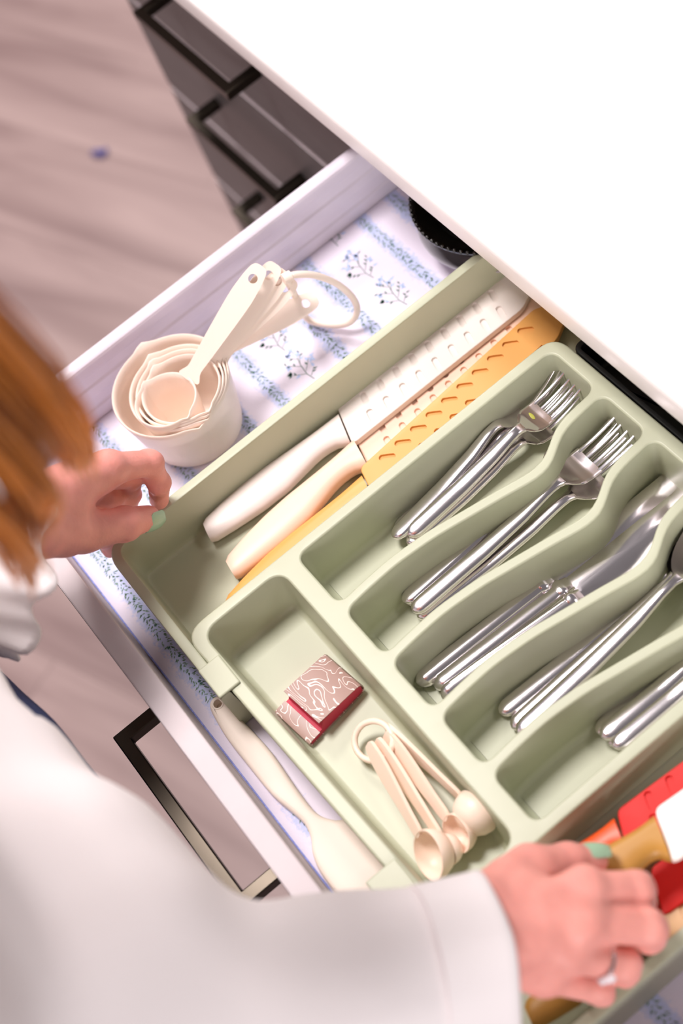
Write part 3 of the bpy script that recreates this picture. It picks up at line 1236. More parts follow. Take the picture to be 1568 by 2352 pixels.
def sheathed_knife(label, end, junction, tip, hm, sm, thick=0.0155, width=0.0305, slots='oval', group=None, cutw=1.0, loc_z=None, sheath_up=0.0, tilt=-15):
    end, junction, tip = Vector(end), Vector(junction), Vector(tip)
    root = empty('kitchen_knife')
    tag(root, label, 'knife', group)
    HL = (junction - end).length
    kx = HL / 0.131
    loops = []
    ys = [0.0, 0.0015, 0.004] + [0.008 + 0.123 * i / 22 for i in range(23)]
    for y in ys:
        xl, xr = interp(HOUT, y)
        w = xr - xl
        t = thick * (0.86 + 0.14 * math.sin(min(1, y / 0.06) * math.pi / 2))
        if y < 0.004:
            f = 0.88 + 0.12 * (y / 0.004)
            w *= f
            t *= f
        lp = superloop((xl + xr) / 2, 0, y * kx, w * cutw, t, 20, 2.5)
        for q in lp:
            # slanted butt and slanted junction
            q.y += -q.x * 0.22 * max(0.0, 1 - y / 0.05) - q.x * 0.30 * max(0.0, (y - 0.09) / 0.041)
        loops.append(lp)
    V, Fs = loft(loops)
    mesh_obj('handle', V, Fs, hm, root, sharp=45)
    place(root, end, junction - end, (0, 0, 1))
    # collar ring between handle and sheath
    # sheath in its own direction
    inv = root.matrix_world.inverted()
    j = inv @ junction
    tp = inv @ tip
    d = Vector((tp.x - j.x, tp.y - j.y))
    SL = d.length
    d.normalize()
    w = width / 2
    ol = [(-w, 0.0065), (w * 0.92, -0.004), (w, 0.0), (w, SL - 0.02), (w * 0.4, SL), (-w * 0.6, SL), (-w, SL - 0.012)]
    poly = resample(rounded_poly(ol, [0.006, 0.002, 0.002, 0.02, 0.01, 0.008, 0.008], 5), 0.025)
    if area2(poly) < 0:
        poly.reverse()
    wl = []

    def oval(cx, cy, L, W, a, dep=0.0011):
        P = []
        c, s = math.cos(a), math.sin(a)
        for k in range(16):
            t = 2 * math.pi * k / 16
            u, v = W / 2 * math.cos(t), W / 2 * math.sin(t)
            u += math.copysign(L / 2 - W / 2, math.cos(t)) if abs(math.cos(t)) > 1e-6 else 0
            P.append(Vector((cx + u * c - v * s, cy + u * s + v * c)))
        if area2(P) < 0:
            P.reverse()
        return (P, dep, 0.0001, 0.0, 0.0)
    n = int((SL - 0.035) / 0.0152)
    if slots:
        ta = math.radians(tilt)
        for i in range(n):
            y = 0.020 + i * 0.0152
            wl.append(oval(-width * 0.23, y + 0.0055, 0.0122, 0.0050, ta, 0.0018))
            wl.append(oval(width * 0.23, y, 0.0122, 0.0050, ta, 0.0018))
        if slots == 'groove':
            wl.pop()
            wl = [q for q in wl if not (q[0][0].x > 0.004 and q[0][0].y > SL - 0.075)]
            P = [Vector((0.0108, SL - 0.085)), Vector((0.0120, SL - 0.085)), Vector((0.0120, SL - 0.03)), Vector((0.0108, SL - 0.03))]
            wl.append((P, 0.0016, 0.0, 0.0, 0.0))
    V, Fs = plate_with_wells(poly, wl, 0.0026, -0.0026, out_edge=0.0007)
    so = mesh_obj('blade_sheath', V, Fs, sm, root, sharp=30)
    so.location = (j.x, j.y, j.z + sheath_up)
    so.rotation_euler = (0, 0, math.atan2(d.y, d.x) - math.pi / 2)
    pitch = math.atan2(tp.z - j.z, SL)
    so.rotation_euler = Matrix.Rotation(pitch, 3, 'X').to_euler() if False else so.rotation_euler
    return root


GK = 'sheathed kitchen knives lying in the left side of the tray'
ZH = ZL + 0.0024 + 0.0082
sheathed_knife('white kitchen knife in a milky slotted sheath beside the tray wall', (-0.6228, 0.0475, ZH), (-0.6190, 0.1705, ZH), (-0.6185, 0.345, ZH), M['knife_white'], M['sheath_white'], sheath_up=0.0012, group=GK, width=0.034)
sheathed_knife('peach cream kitchen knife in a slotted sheath between the white and ochre knives', (-0.5855, 0.0430, ZH), (-0.5930, 0.1660, ZH), (-0.6050, 0.345, ZH + 0.0), M['knife_cream'], M['knife_cream'], sheath_up=-0.0045, group=GK, width=0.030)
sheathed_knife('ochre kitchen knife in a slotted sheath tucked under the tray rim', (-0.5600, 0.0250, ZH), (-0.5650, 0.1520, ZH), (-0.5790, 0.342, ZH + 0.0), M['knife_ochre'], M['knife_ochre'], sheath_up=0.0026, slots='groove', group=GK, width=0.032, tilt=48)

# ================================================================== MEASURING CUPS
def measuring_cup(label, c, rt, rb, zb, zr, hdir, htip, hole=True, hw0=0.0085, hw1=0.0165):
    c = Vector((c[0], c[1], 0))
    root = empty('measuring_cup', (c.x, c.y, zb), label, 'cup', 'nested cream measuring cups')
    n = 56
    hdir = Vector(hdir).normalized()
    ha = math.atan2(hdir.y, hdir.x)
    th = 0.0016

    def rad(r, a, z):
        # two pouring spouts at right angles to the handle
        f = max(0.0, (z - zb) / (zr - zb))
        e = 0.0
        for sp in (ha + math.pi / 2, ha - math.pi / 2):
            dlt = (a - sp + math.pi) % (2 * math.pi) - math.pi
            e += math.exp(-(dlt / 0.13) ** 2) * 0.0042 * (rt / 0.045) ** 0.5 * f ** 7
        return r + e
    loops = []
    H = zr - zb
    sec = [(rb * 0.6, 0.0), (rb - 0.003, 0.0), (rb - 0.0008, 0.0008), (rb + 0.0004, 0.003)]
    for f in (0.25, 0.5, 0.75, 0.9, 1.0):
        sec.append((rb + (rt - rb) * f, H * f))
    sec += [(rt - 0.0006, H + 0.0006), (rt - th, H)]
    for f in (0.9, 0.75, 0.5, 0.25):
        sec.append((rb + (rt - rb) * f - th, H * f))
    sec += [(rb - th - 0.001, 0.005), (rb - 0.006, 0.0022), (rb * 0.6, 0.0016)]
    for r, z in sec:
        loops.append([Vector((rad(r, 2 * math.pi * k / n, z + zb) * math.cos(2 * math.pi * k / n), rad(r, 2 * math.pi * k / n, z + zb) * math.sin(2 * math.pi * k / n), z)) for k in range(n)])
    V, Fs = loft(loops)
    mesh_obj('bowl', V, Fs, M['cream'], root, sharp=60)
    # handle: flat tapering plank with hole, running from the rim to htip
    p0 = Vector((c.x, c.y, zr - 0.001)) + Vector((hdir.x, hdir.y, 0)) * (rt - 0.001)
    p1 = Vector(htip)
    y = (p1 - p0)
    Ln = y.length
    ol = [(-hw0 * 0.9, 0.0), (hw0 * 0.9, 0.0), (hw0 * 0.62, 0.008), (hw0 * 0.7, 0.02), (hw1 * 0.5, Ln * 0.62), (hw1 * 0.5, Ln * 0.8), (hw1 * 0.36, Ln * 0.97), (0.0, Ln), (-hw1 * 0.36, Ln * 0.97), (-hw1 * 0.5, Ln * 0.8), (-hw1 * 0.5, Ln * 0.62), (-hw0 * 0.7, 0.02), (-hw0 * 0.62, 0.008)]
    pol = [Vector((q.x, q.y)) for q in catmull([(a, b, 0) for a, b in ol], 4, True)]
    if area2(pol) < 0:
        pol.reverse()
    # hole as through opening: build plate by ring fill
    bm = bmesh.new()
    hc, hr = Vector((0, Ln * 0.885)), 0.0034
    ring = [Vector((hc.x + hr * math.cos(2 * math.pi * k / 16), hc.y + hr * math.sin(2 * math.pi * k / 16))) for k in range(16)]
    t2 = 0.0011
    layers = []
    for z in (t2, -t2):
        ov = [bm.verts.new((q.x, q.y, z)) for q in pol]
        iv = [bm.verts.new((q.x, q.y, z)) for q in ring]
        es = [bm.edges.new((ov[i], ov[(i + 1) % len(ov)])) for i in range(len(ov))] + [bm.edges.new((iv[i], iv[(i + 1) % 16])) for i in range(16)]
        bmesh.ops.triangle_fill(bm, use_beauty=True, edges=es)
        layers.append((ov, iv))
    for q in (0, 1):
        a, b = layers[0][q], layers[1][q]
        for i in range(len(a)):
            bm.faces.new((a[i], a[(i + 1) % len(a)], b[(i + 1) % len(a)], b[i]))
    bm.verts.index_update()
    V = [v.co.copy() for v in bm.verts]
    Fs = [tuple(v.index for v in f.verts) for f in bm.faces]
    bm.free()
    ho = mesh_obj('handle', V, Fs, M['cream'], None, sharp=40)
    y.normalize()
    z = Vector((0, 0, 1)) if len(label) == 0 else hzh
    z = (z - y * z.dot(y)).normalized()
    x = y.cross(z)
    mw = Matrix.Translation(p0) @ Matrix((x, y, z)).transposed().to_4x4()
    ho.parent = root
    ho.matrix_local = Matrix.Translation(-Vector(root.location)) @ mw
    return root, p0 + y * (Ln * 0.885)


CC = at(390, 884, 0.832)
CUPS = [  # rt, rb, zb, zr, centre shift, tip pixel & height
    ('largest cream measuring cup holding the smaller ones', 0.0448, 0.0365, ZL + 0.0002, 0.832, (0, 0), (727, 683, 0.822), (0.5, -0.3, 0.9)),
    ('second largest cream measuring cup nested inside the largest', 0.0372, 0.0305, ZL + 0.0025, 0.834, (408, 888), (674, 640, 0.850), (0.72, -0.32, 0.60)),
    ('middle sized cream measuring cup nested in the stack', 0.0335, 0.0272, ZL + 0.0048, 0.8362, (412, 889), (655, 622, 0.857), (0.72, -0.32, 0.60)),
    ('second smallest cream measuring cup nested in the stack', 0.0298, 0.0238, ZL + 0.0071, 0.8382, (415, 892), (634, 606, 0.864), (0.72, -0.32, 0.60)),
    ('smallest cream measuring cup on top of the nested stack', 0.0235, 0.0175, ZL + 0.0110, 0.8402, (380, 918), (600, 610, 0.872), (0.66, -0.34, 0.68)),
]
holes = []
for lab, rt, rb, zb, zr, c, tp, hz in CUPS:
    hzh = Vector(hz)
    c0 = CC if c == (0, 0) else at(c[0], c[1], zr)
    tipw = at(*tp)
    hd = Vector((tipw.x - c0.x, tipw.y - c0.y, 0))
    r, hp = measuring_cup(lab, c0, rt, rb, zb, zr, hd, tipw)
    holes.append(hp)

# ring through the handles of the cups
rp = [(672, 632, 0.856), (720, 632, 0.845), (770, 650, 0.827), (808, 682, 0.808), (820, 715, 0.794), (800, 742, 0.786), (760, 746, 0.782), (715, 738, 0.781), (694, 718, 0.790), (686, 698, 0.811), (672, 668, 0.838), (662, 645, 0.852)]
P = catmull([at(*q) for q in rp], 6, True)
V, Fs = tube(P, 0.0026, 10, closed=True)
kr = mesh_obj('key_ring', V, Fs, M['cream'], None, sharp=0)
tag(kr, 'cream plastic ring looped through the measuring cup handles', 'ring')
V, Fs = tube([at(650, 642, 0.858), at(668, 633, 0.857)], 0.0042, 10)
mesh_obj('clasp', V, Fs, M['cream'], kr, sharp=40)

# ================================================================== MEASURING SPOONS
def measuring_spoon(label, p0, p1, zdir, br, L):
    root = empty('measuring_spoon')
    tag(root, label, 'spoon', 'measuring spoons on the small ring')
    ol = [(-0.0042, 0.0), (-0.0062, 0.01), (-0.0064, L * 0.35), (-0.0045, L * 0.75), (-0.0034, L), (0.0034, L), (0.0045, L * 0.75), (0.0064, L * 0.35), (0.0062, 0.01), (0.0042, 0.0), (0, -0.0012)]
    pol = [Vector((q.x, q.y)) for q in catmull([(a, b, 0) for a, b in ol], 4, True)]
    V, Fs = loft([[(q.x, q.y, -0.0012) for q in pol], [(q.x, q.y, 0.0012) for q in pol]])
    mesh_obj('handle', V, Fs, M['spoon_cream'], root, sharp=40)
    n = 32
    loops = []
    prof = [(0.05, -0.92), (0.45, -0.86), (0.75, -0.66), (0.93, -0.35), (1.0, 0.0), (0.98, 0.06), (0.93, 0.05), (0.86, -0.3), (0.68, -0.58), (0.4, -0.78), (0.05, -0.83)]
    for r, z in prof:
        loops.append([Vector((br * r * math.cos(2 * math.pi * k / n), L + br * 0.95 + br * r * math.sin(2 * math.pi * k / n), br * z + 0.0008)) for k in range(n)])
    V, Fs = loft(loops)
    mesh_obj('bowl', V, Fs, M['spoon_cream'], root, sharp=60)
    place(root, p0, Vector(p1) - Vector(p0), zdir)
    return root


ZS = ZF
measuring_spoon('largest measuring spoon, leftmost of the four on the ring', at(848, 1712, 0.7985), at(985, 1958, 0.7965), (0.30, -0.80, 0.50), 0.0158, 0.066)
measuring_spoon('smallest measuring spoon, second from the left on the ring', at(868, 1703, 0.799), at(1040, 1968, 0.7905), (0.30, -0.85, 0.42), 0.0098, 0.072)
measuring_spoon('third measuring spoon from the left on the ring', at(888, 1688, 0.799), at(1066, 1935, 0.7935), (0.32, -0.80, 0.52), 0.0126, 0.0655)
measuring_spoon('measuring spoon at the right of the ring, bowl turned away', at(890, 1672, 0.798), at(1110, 1880, 0.7965), (0.35, 0.85, -0.22), 0.0150, 0.0655)
rp = [(858 + 44 * math.cos(a), 1702 + 46 * math.sin(a), 0.7955 + 0.006 * math.cos(a + 0.6)) for a in [2 * math.pi * k / 28 for k in range(28)]]
V, Fs = tube([at(*q) for q in rp], 0.0021, 10, closed=True)
tag(mesh_obj('key_ring', V, Fs, M['spoon_cream'], None, sharp=0), 'small blush ring joining the four measuring spoons', 'ring')

# ================================================================== SPATULA
c8 = lambda x, y: at(450 + x * 0.5102, 1450 + y * 0.5102, ZL + 0.0065)
so = [(64, 350), (66, 318), (84, 298), (110, 293), (135, 312), (180, 372), (255, 450), (340, 545), (440, 690), (515, 790), (565, 832), (630, 850), (684, 853), (770, 950), (886, 1095), (866, 1140), (805, 1190), (722, 1220), (650, 1198), (590, 1130), (545, 1060), (522, 990), (514, 925), (488, 868), (430, 812), (340, 735), (240, 612), (150, 498), (100, 420)]
pts = catmull([c8(*q) for q in so], 3, True)
pol = [Vector((p.x, p.y)) for p in pts]
if area2(pol) < 0:
    pol.reverse()
org = Vector((-0.43, -0.02))
pol = [p - org for p in pol]
hp = c8(103, 332)
hc = Vector((hp.x, hp.y)) - org
ring = [Vector((hc.x + 0.0036 * math.cos(2 * math.pi * k / 20), hc.y + 0.0036 * math.sin(2 * math.pi * k / 20))) for k in range(20)]
V, Fs = plate_with_wells(pol, [(ring, 0.0080, 0.0, 0.0, 0.0008)], 0.0085, 0.0, out_edge=0.003)
sp = empty('spatula', (org.x, org.y, ZL + 0.0003), 'cream silicone spatula lying between the tray and the drawer front', 'spatula')
mesh_obj('body', V, Fs, M['spatula'], sp, sharp=50)
V, Fs = tube([(hc.x + 0.0037 * math.cos(2 * math.pi * k / 20), hc.y + 0.0037 * math.sin(2 * math.pi * k / 20), 0.0084) for k in range(20)], 0.0007, 6, closed=True)
mesh_obj('hanging_hole', V, Fs, M['spatula'], sp)

# ================================================================== MATCHBOOK
mb = empty('matchbook', (-0.4665, 0.0567, ZF + 0.0004), 'rose matchbook with white wavy lines, slightly open, crimson inside', 'matchbook')
xax = Vector((0.034, 0.0043, 0)).normalized()
mb.rotation_euler = (0, 0, math.atan2(xax.y, xax.x))
W2 = 0.0172
tcard = 0.0006
prof = [(-0.050, 0.0040), (-0.0500, 0.0006), (-0.0485, 0.0), (-0.004, 0.0), (-0.001, 0.0012), (0.0, 0.004), (0.0, 0.0075), (-0.0012, 0.0104), (-0.004, 0.0116), (-0.02, 0.0134), (-0.0375, 0.0155)]


def strip(prof, t, w):
    P = [Vector((a, b)) for a, b in prof]
    up, dn = [], []
    for i, p in enumerate(P):
        tg = (P[min(i + 1, len(P) - 1)] - P[max(i - 1, 0)]).normalized()
        nn = Vector((-tg.y, tg.x))
        up.append(p + nn * t / 2)
        dn.append(p - nn * t / 2)
    sec = up + dn[::-1]
    V, Fs = loft([[(x, q.x, q.y) for q in sec] for x in (-w, w)], True, False, False)
    n = len(sec)
    m = len(P)
    for e in (0, 1):
        for i in range(m - 1):
            Fs.append((e * n + i, e * n + i + 1, e * n + n - 2 - i, e * n + n - 1 - i))
    return V, Fs


V, Fs = strip(prof, tcard, W2)
mesh_obj('cover', V, Fs, M['matchbook'], mb, sharp=30)
V, Fs = strip([(-0.0497, 0.0004), (-0.0506, 0.002), (-0.0502, 0.0042), (-0.048, 0.0050), (-0.0405, 0.0052)], tcard, W2)
mesh_obj('striker_flap', V, Fs, M['matchbook'], mb, sharp=30)
V, Fs = loft([[(x, -0.0490, 0.0004), (x, -0.0015, 0.0006), (x, -0.0008, 0.0075), (x, -0.004, 0.0108), (x, -0.0345, 0.0125), (x, -0.038, 0.0050), (x, -0.049, 0.0045)] for x in (-W2 + 0.0008, W2 - 0.0008)])
o = mesh_obj('match_comb', V, Fs, M['paper_red'], mb, smooth=False)
o['label'] = 'crimson matches and card inside'

# ================================================================== DARK DISH UNDER THE COUNTER
DC = Vector((-0.6800, 0.3660, 0))
DR = 0.0600
dish = empty('serving_dish', (DC.x, DC.y, 0.792), 'glossy black dish with beaded rim half hidden under the counter', 'dish')
n = 64
prof = [(0.3, 0.0), (0.6, 0.001), (0.8, 0.010), (0.92, 0.022), (1.0, 0.0295), (1.005, 0.031), (0.97, 0.0305), (0.93, 0.0275), (0.78, 0.014), (0.55, 0.006), (0.2, 0.0045)]
V, Fs = loft([[Vector((DR * r * math.cos(2 * math.pi * k / n), DR * r * math.sin(2 * math.pi * k / n), z)) for k in range(n)] for r, z in prof])
mesh_obj('bowl', V, Fs, M['black_glass'], dish, sharp=50)
bm = bmesh.new()
bmesh.ops.create_icosphere(bm, subdivisions=1, radius=0.0019)
V0 = [v.co.copy() for v in bm.verts]
F0 = [tuple(v.index for v in f.verts) for f in bm.faces]
bm.free()
b0 = None
for k in range(72):
    a = 2 * math.pi * k / 72
    o = mesh_obj('bead', V0, F0, M['black_glass'], dish, sharp=0) if b0 is None else share(b0, 'bead', dish)
    b0 = b0 or o
    o.location = (DR * 0.985 * math.cos(a), DR * 0.985 * math.sin(a), 0.0312)
sau = empty('saucer', (DC.x, DC.y, ZL + 0.0004), 'pale grey bowl standing under the black beaded dish', 'bowl')
prof = [(0.3, 0.0), (0.62, 0.0), (0.66, 0.002), (0.88, 0.013), (0.985, 0.0235), (0.99, 0.025), (0.96, 0.0245), (0.85, 0.0165), (0.6, 0.016), (0.2, 0.016)]
V, Fs = loft([[Vector((DR * r * math.cos(2 * math.pi * k / n), DR * r * math.sin(2 * math.pi * k / n), z)) for k in range(n)] for r, z in prof])
mesh_obj('bowl', V, Fs, M['grey_ceramic'], sau, sharp=50)

# black box added to darken the gap behind the cutlery tray, under the counter
bxr = empty('gap_filler_box', (-0.41, 0.3465, ZL + 0.0004), 'added black box darkening the gap behind the cutlery tray', 'box')
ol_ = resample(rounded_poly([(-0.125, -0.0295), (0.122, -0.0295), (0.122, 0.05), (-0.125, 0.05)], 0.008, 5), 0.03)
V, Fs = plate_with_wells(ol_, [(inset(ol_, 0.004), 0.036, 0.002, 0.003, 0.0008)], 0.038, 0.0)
mesh_obj('body', V, Fs, M['gap_filler_black'], bxr, sharp=40, wn=True)

# ================================================================== KNIVES IN THE RIGHT SIDE, HELD BY THE RIGHT HAND
GR = 'sheathed knives gathered in the right side of the tray'
sheathed_knife('orange handled knife in a red slotted sheath under the right hand', at(1255, 2060, 0.800), at(1428, 1922, 0.806), at(1690, 1738, 0.808), M['orange'], M['red'], slots='oval', group=GR, width=0.027, cutw=0.9)
sheathed_knife('mustard handled knife with a white sheath held in the right hand', at(1290, 2085, 0.838), at(1520, 1925, 0.834), at(1790, 1740, 0.826), M['mustard'], M['knife_white'], slots=None, group=GR, width=0.03)
sheathed_knife('red handled knife in a red sheath just below the mustard one', at(1330, 2165, 0.800), at(1505, 2055, 0.800), at(1760, 1868, 0.800), M['red'], M['red'], slots='oval', group=GR, width=0.026, cutw=0.85)
sheathed_knife('tan knife whose handle end shows below the right hand', at(1216, 2338, 0.798), at(1492, 2124, 0.798), at(1735, 1944, 0.798), M['mustard'], M['tan'], slots='oval', group=GR, width=0.026, cutw=0.85)
#PERSON_BEGIN
# ================================================================== PERSON
person = empty('person', (-0.47, -0.27, 0.0), 'person in a white blouse bending over the drawer, holding tray and knives', 'person')


def pchild(o):
    o.parent = person
    o.location = -Vector(person.location)
    return o


def v3(p):
    return np.array([p[0], p[1], p[2]], np.float32)


def finger_field(P, ch, rad):
    d = None
    for i in range(len(ch) - 1):
        c = cone_sdf(P, v3(ch[i]), v3(ch[i + 1]), rad[i], rad[i + 1])
        d = c if d is None else smin(d, c, 0.003)
    # knuckle swellings
    for i in (1, 2):
        if i < len(ch) - 1:
            d = smin(d, np.linalg.norm(P - v3(ch[i]), axis=-1) - rad[i] * 1.03, 0.003)
    return d


def hand_field(P, wrist, elbow, fingers, thumb, frad, trad, palm_r=0.0105, wr=0.019, web=0.0042):
    w = v3(wrist)
    d = cone_sdf(P, w, v3(elbow), wr, 0.031)
    for i, ch in enumerate(fingers):
        m = v3(ch[0])
        c = cone_sdf(P, w + (m - w) * 0.12, m, 0.0155, palm_r + (0.001 if i in (1,) else 0))
        d = smin(d, c, 0.011)
    d = smin(d, cone_sdf(P, v3(thumb[0]), v3(thumb[1]), trad[0], trad[1]), 0.012)
    # web between thumb and index metacarpal
    mid = (v3(fingers[0][0]) * 0.55 + w * 0.45)
    d = smin(d, cone_sdf(P, mid, v3(thumb[0]) * 0.35 + v3(thumb[1]) * 0.65, 0.0105, 0.0095), 0.012)
    # knuckles on the back of the hand
    for ch in fingers:
        d = smin(d, np.linalg.norm(P - (v3(ch[0]) + np.array([0, 0, 0.0015], np.float32)), axis=-1) - palm_r * 0.98, 0.006)
    for ch, r in zip(fingers, frad):
        d = smin(d, finger_field(P, ch, r), web)
    d = smin(d, finger_field(P, thumb[1:], trad[1:]), 0.006)
    # skin creases: very fine wobble
    d = d + 0.00035 * np.sin(P[..., 0] * 310 + 2 * np.sin(P[..., 1] * 140)) * np.sin(P[..., 1] * 270 + P[..., 2] * 190)
    return d


def FR(s=1.0):
    return [[0.0102 * s, 0.0088 * s, 0.0076 * s, 0.0064 * s], [0.0102 * s, 0.0089 * s, 0.0078 * s, 0.0066 * s], [0.0098 * s, 0.0084 * s, 0.0073 * s, 0.0062 * s], [0.0088 * s, 0.0074 * s, 0.0064 * s, 0.0055 * s]]


TR = [0.0165, 0.0132, 0.0112, 0.0086]

# --- left hand on the tray corner
LW, LE = at(30, 1180, 0.958), Vector((-0.655, -0.22, 1.10))
LF = [[at(250, 1076, 0.902), at(343, 1064, 0.874), at(364, 1108, 0.852), at(366, 1152, 0.824)],
      [at(228, 1092, 0.896), at(298, 1092, 0.862), at(296, 1135, 0.838), at(290, 1185, 0.814)],
      [at(196, 1122, 0.886), at(256, 1140, 0.850), at(266, 1190, 0.824), at(268, 1232, 0.803)],
      [at(168, 1156, 0.876), at(222, 1198, 0.844), at(238, 1236, 0.822), at(252, 1264, 0.804)]]
LT = [at(70, 1228, 0.945), at(188, 1222, 0.896), at(284, 1204, 0.870), at(340, 1190, 0.850)]
# --- right hand around the knives
RW, RE = at(1075, 2165, 0.922), Vector((-0.325, -0.215, 1.015))
RF = [[at(1340, 2042, 0.903), at(1462, 2042, 0.882), at(1470, 2068, 0.855), at(1430, 2068, 0.838)],
      [at(1335, 2118, 0.905), at(1490, 2132, 0.880), at(1492, 2152, 0.850), at(1450, 2150, 0.834)],
      [at(1300, 2188, 0.899), at(1432, 2216, 0.872), at(1434, 2232, 0.845), at(1395, 2225, 0.830)],
      [at(1245, 2238, 0.889), at(1372, 2270, 0.862), at(1380, 2280, 0.838), at(1345, 2272, 0.824)]]
RT = [at(1120, 2080, 0.915), at(1215, 2002, 0.888), at(1300, 1986, 0.868), at(1358, 1975, 0.856)]


def bounds(pts, pad):
    A_ = np.array([list(p) for p in pts])
    return A_.min(0) - pad, A_.max(0) + pad


VV, QQ = [], []
off = 0
for W_, E_, Fg, Tb in ((LW, LE, LF, LT), (RW, RE, RF, RT)):
    cut = W_.lerp(E_, 0.42)
    pts = [W_, cut] + [q for c in Fg for q in c] + Tb
    lo, hi = bounds(pts, 0.026)
    Vn, Qn = surface_net(lambda P: hand_field(P, W_, E_, Fg, Tb, FR(), TR), lo, hi, 0.0016)
    VV.append(Vn)
    QQ.append(Qn + off)
    off += len(Vn)


def body_field(P):
    d = cone_sdf(P, (-0.53, -0.265, 0.95), (-0.55, -0.265, 1.26), 0.085, 0.06)
    d = smin(d, cone_sdf(P, (-0.41, -0.265, 0.95), (-0.39, -0.265, 1.26), 0.085, 0.06), 0.06)
    d = smin(d, cone_sdf(P, (-0.61, -0.27, 1.30), (-0.33, -0.27, 1.30), 0.045, 0.045), 0.04)
    d = smin(d, cone_sdf(P, (-0.47, -0.27, 1.33), (-0.47, -0.19, 1.45), 0.052, 0.046), 0.03)
    # head: skull, jaw, nose, ears; face looks down and forward
    d = smin(d, ell_sdf(P, (-0.47, -0.14, 1.54), (0.072, 0.092, 0.088)), 0.02)
    d = smin(d, ell_sdf(P, (-0.47, -0.085, 1.475), (0.052, 0.055, 0.055)), 0.025)
    d = smin(d, cone_sdf(P, (-0.47, -0.045, 1.515), (-0.47, -0.028, 1.487), 0.008, 0.011), 0.01)
    for s in (-1, 1):
        d = smin(d, ell_sdf(P, (-0.47 + s * 0.073, -0.135, 1.515), (0.009, 0.018, 0.028)), 0.006)
        d = np.maximum(d, -(np.linalg.norm(P - np.array([-0.47 + s * 0.03, -0.044, 1.525], np.float32), axis=-1) - 0.012))
    # upper arms and forearms inside the sleeves
    d = smin(d, cone_sdf(P, (-0.64, -0.28, 1.30), v3(LE), 0.046, 0.036), 0.03)
    d = smin(d, cone_sdf(P, v3(LE), v3(LE) * 0.55 + v3(LW) * 0.45, 0.036, 0.027), 0.01)
    d = smin(d, cone_sdf(P, (-0.30, -0.28, 1.30), v3(RE), 0.046, 0.036), 0.03)
    d = smin(d, cone_sdf(P, v3(RE), v3(RE) * 0.55 + v3(RW) * 0.45, 0.036, 0.027), 0.01)
    return d


Vn, Qn = surface_net(body_field, (-0.78, -0.42, 0.83), (-0.16, 0.0, 1.66), 0.007)
VV.append(Vn)
QQ.append(Qn + off)
body = pchild(np_mesh('body', np.concatenate(VV), np.concatenate(QQ), M['skin']))
for s in (-1, 1):
    bm = bmesh.new()
    bmesh.ops.create_uvsphere(bm, u_segments=16, v_segments=10, radius=0.0118)
    V = [v.co + Vector((-0.47 + s * 0.03, -0.047, 1.525)) for v in bm.verts]
    Fs = [tuple(v.index for v in f.verts) for f in bm.faces]
    bm.free()
    pchild(mesh_obj('eye', V, Fs, M['eye'], None, sharp=0))
V, Fs = tube(catmull([(-0.492, -0.036, 1.455), (-0.47, -0.029, 1.456), (-0.448, -0.036, 1.455)], 5), [0.002 + 0.003 * math.sin(i / 10 * math.pi) for i in range(11)], 8)
pchild(mesh_obj('mouth', V, Fs, M['lip'], None))


# nails
def nail(base, tip, r, up, name='fingernail'):
    base, tip = Vector(base), Vector(tip)
    y = (tip - base).normalized()
    z = Vector(up)
    z = (z - y * z.dot(y)).normalized()
    x = y.cross(z)
    Vs, Fsn = [], []
    nu, nv = 9, 9
    for side in (0, 1):
        for j in range(nv):
            t = j / (nv - 1)
            wdt = math.sqrt(max(0.0, 1 - (2 * t - 1) ** 4)) * 1.0
            for i in range(nu):
                a = (i / (nu - 1) - 0.5) * 2 * 1.0 * max(0.15, wdt)
                rr = r * 1.04 + (0.0006 if side == 0 else -0.0008)
                p = tip + y * (-r * 1.1 + t * r * 2.35) + x * (rr * math.sin(a)) + z * (rr * math.cos(a) - 0.0028 * max(0, t - 0.35) ** 2 * 2)
                Vs.append(p)
    m = nu * nv
    for j in range(nv - 1):
        for i in range(nu - 1):
            a = j * nu + i
            Fsn.append((a, a + 1, a + nu + 1, a + nu))
            Fsn.append((m + a, m + a + nu, m + a + nu + 1, m + a + 1))
    for i in range(nu - 1):
        Fsn.append((i, m + i, m + i + 1, i + 1))
        a = (nv - 1) * nu + i
        Fsn.append((a, a + 1, m + a + 1, m + a))
    for j in range(nv - 1):
        a = j * nu
        Fsn.append((a, a + nu, m + a + nu, m + a))
        a = j * nu + nu - 1
        Fsn.append((a, m + a, m + a + nu, a + nu))
    o = pchild(mesh_obj(name, Vs, Fsn, M['nail'], None, sharp=60))
    return o


nail(LT[2], LT[3], 0.0086, (0.75, -0.15, 0.35))['label'] = 'mint green thumb nail'
nail(RT[2], RT[3], 0.0086, (-0.45, 0.55, 0.75))['label'] = 'mint green thumb nail'
for ch in LF:
    nail(ch[2], ch[3], 0.0063, (-1, 0.2, 0.1))
for ch in RF:
    nail(ch[2], ch[3], 0.0063, (0.5, 0.1, -0.9))

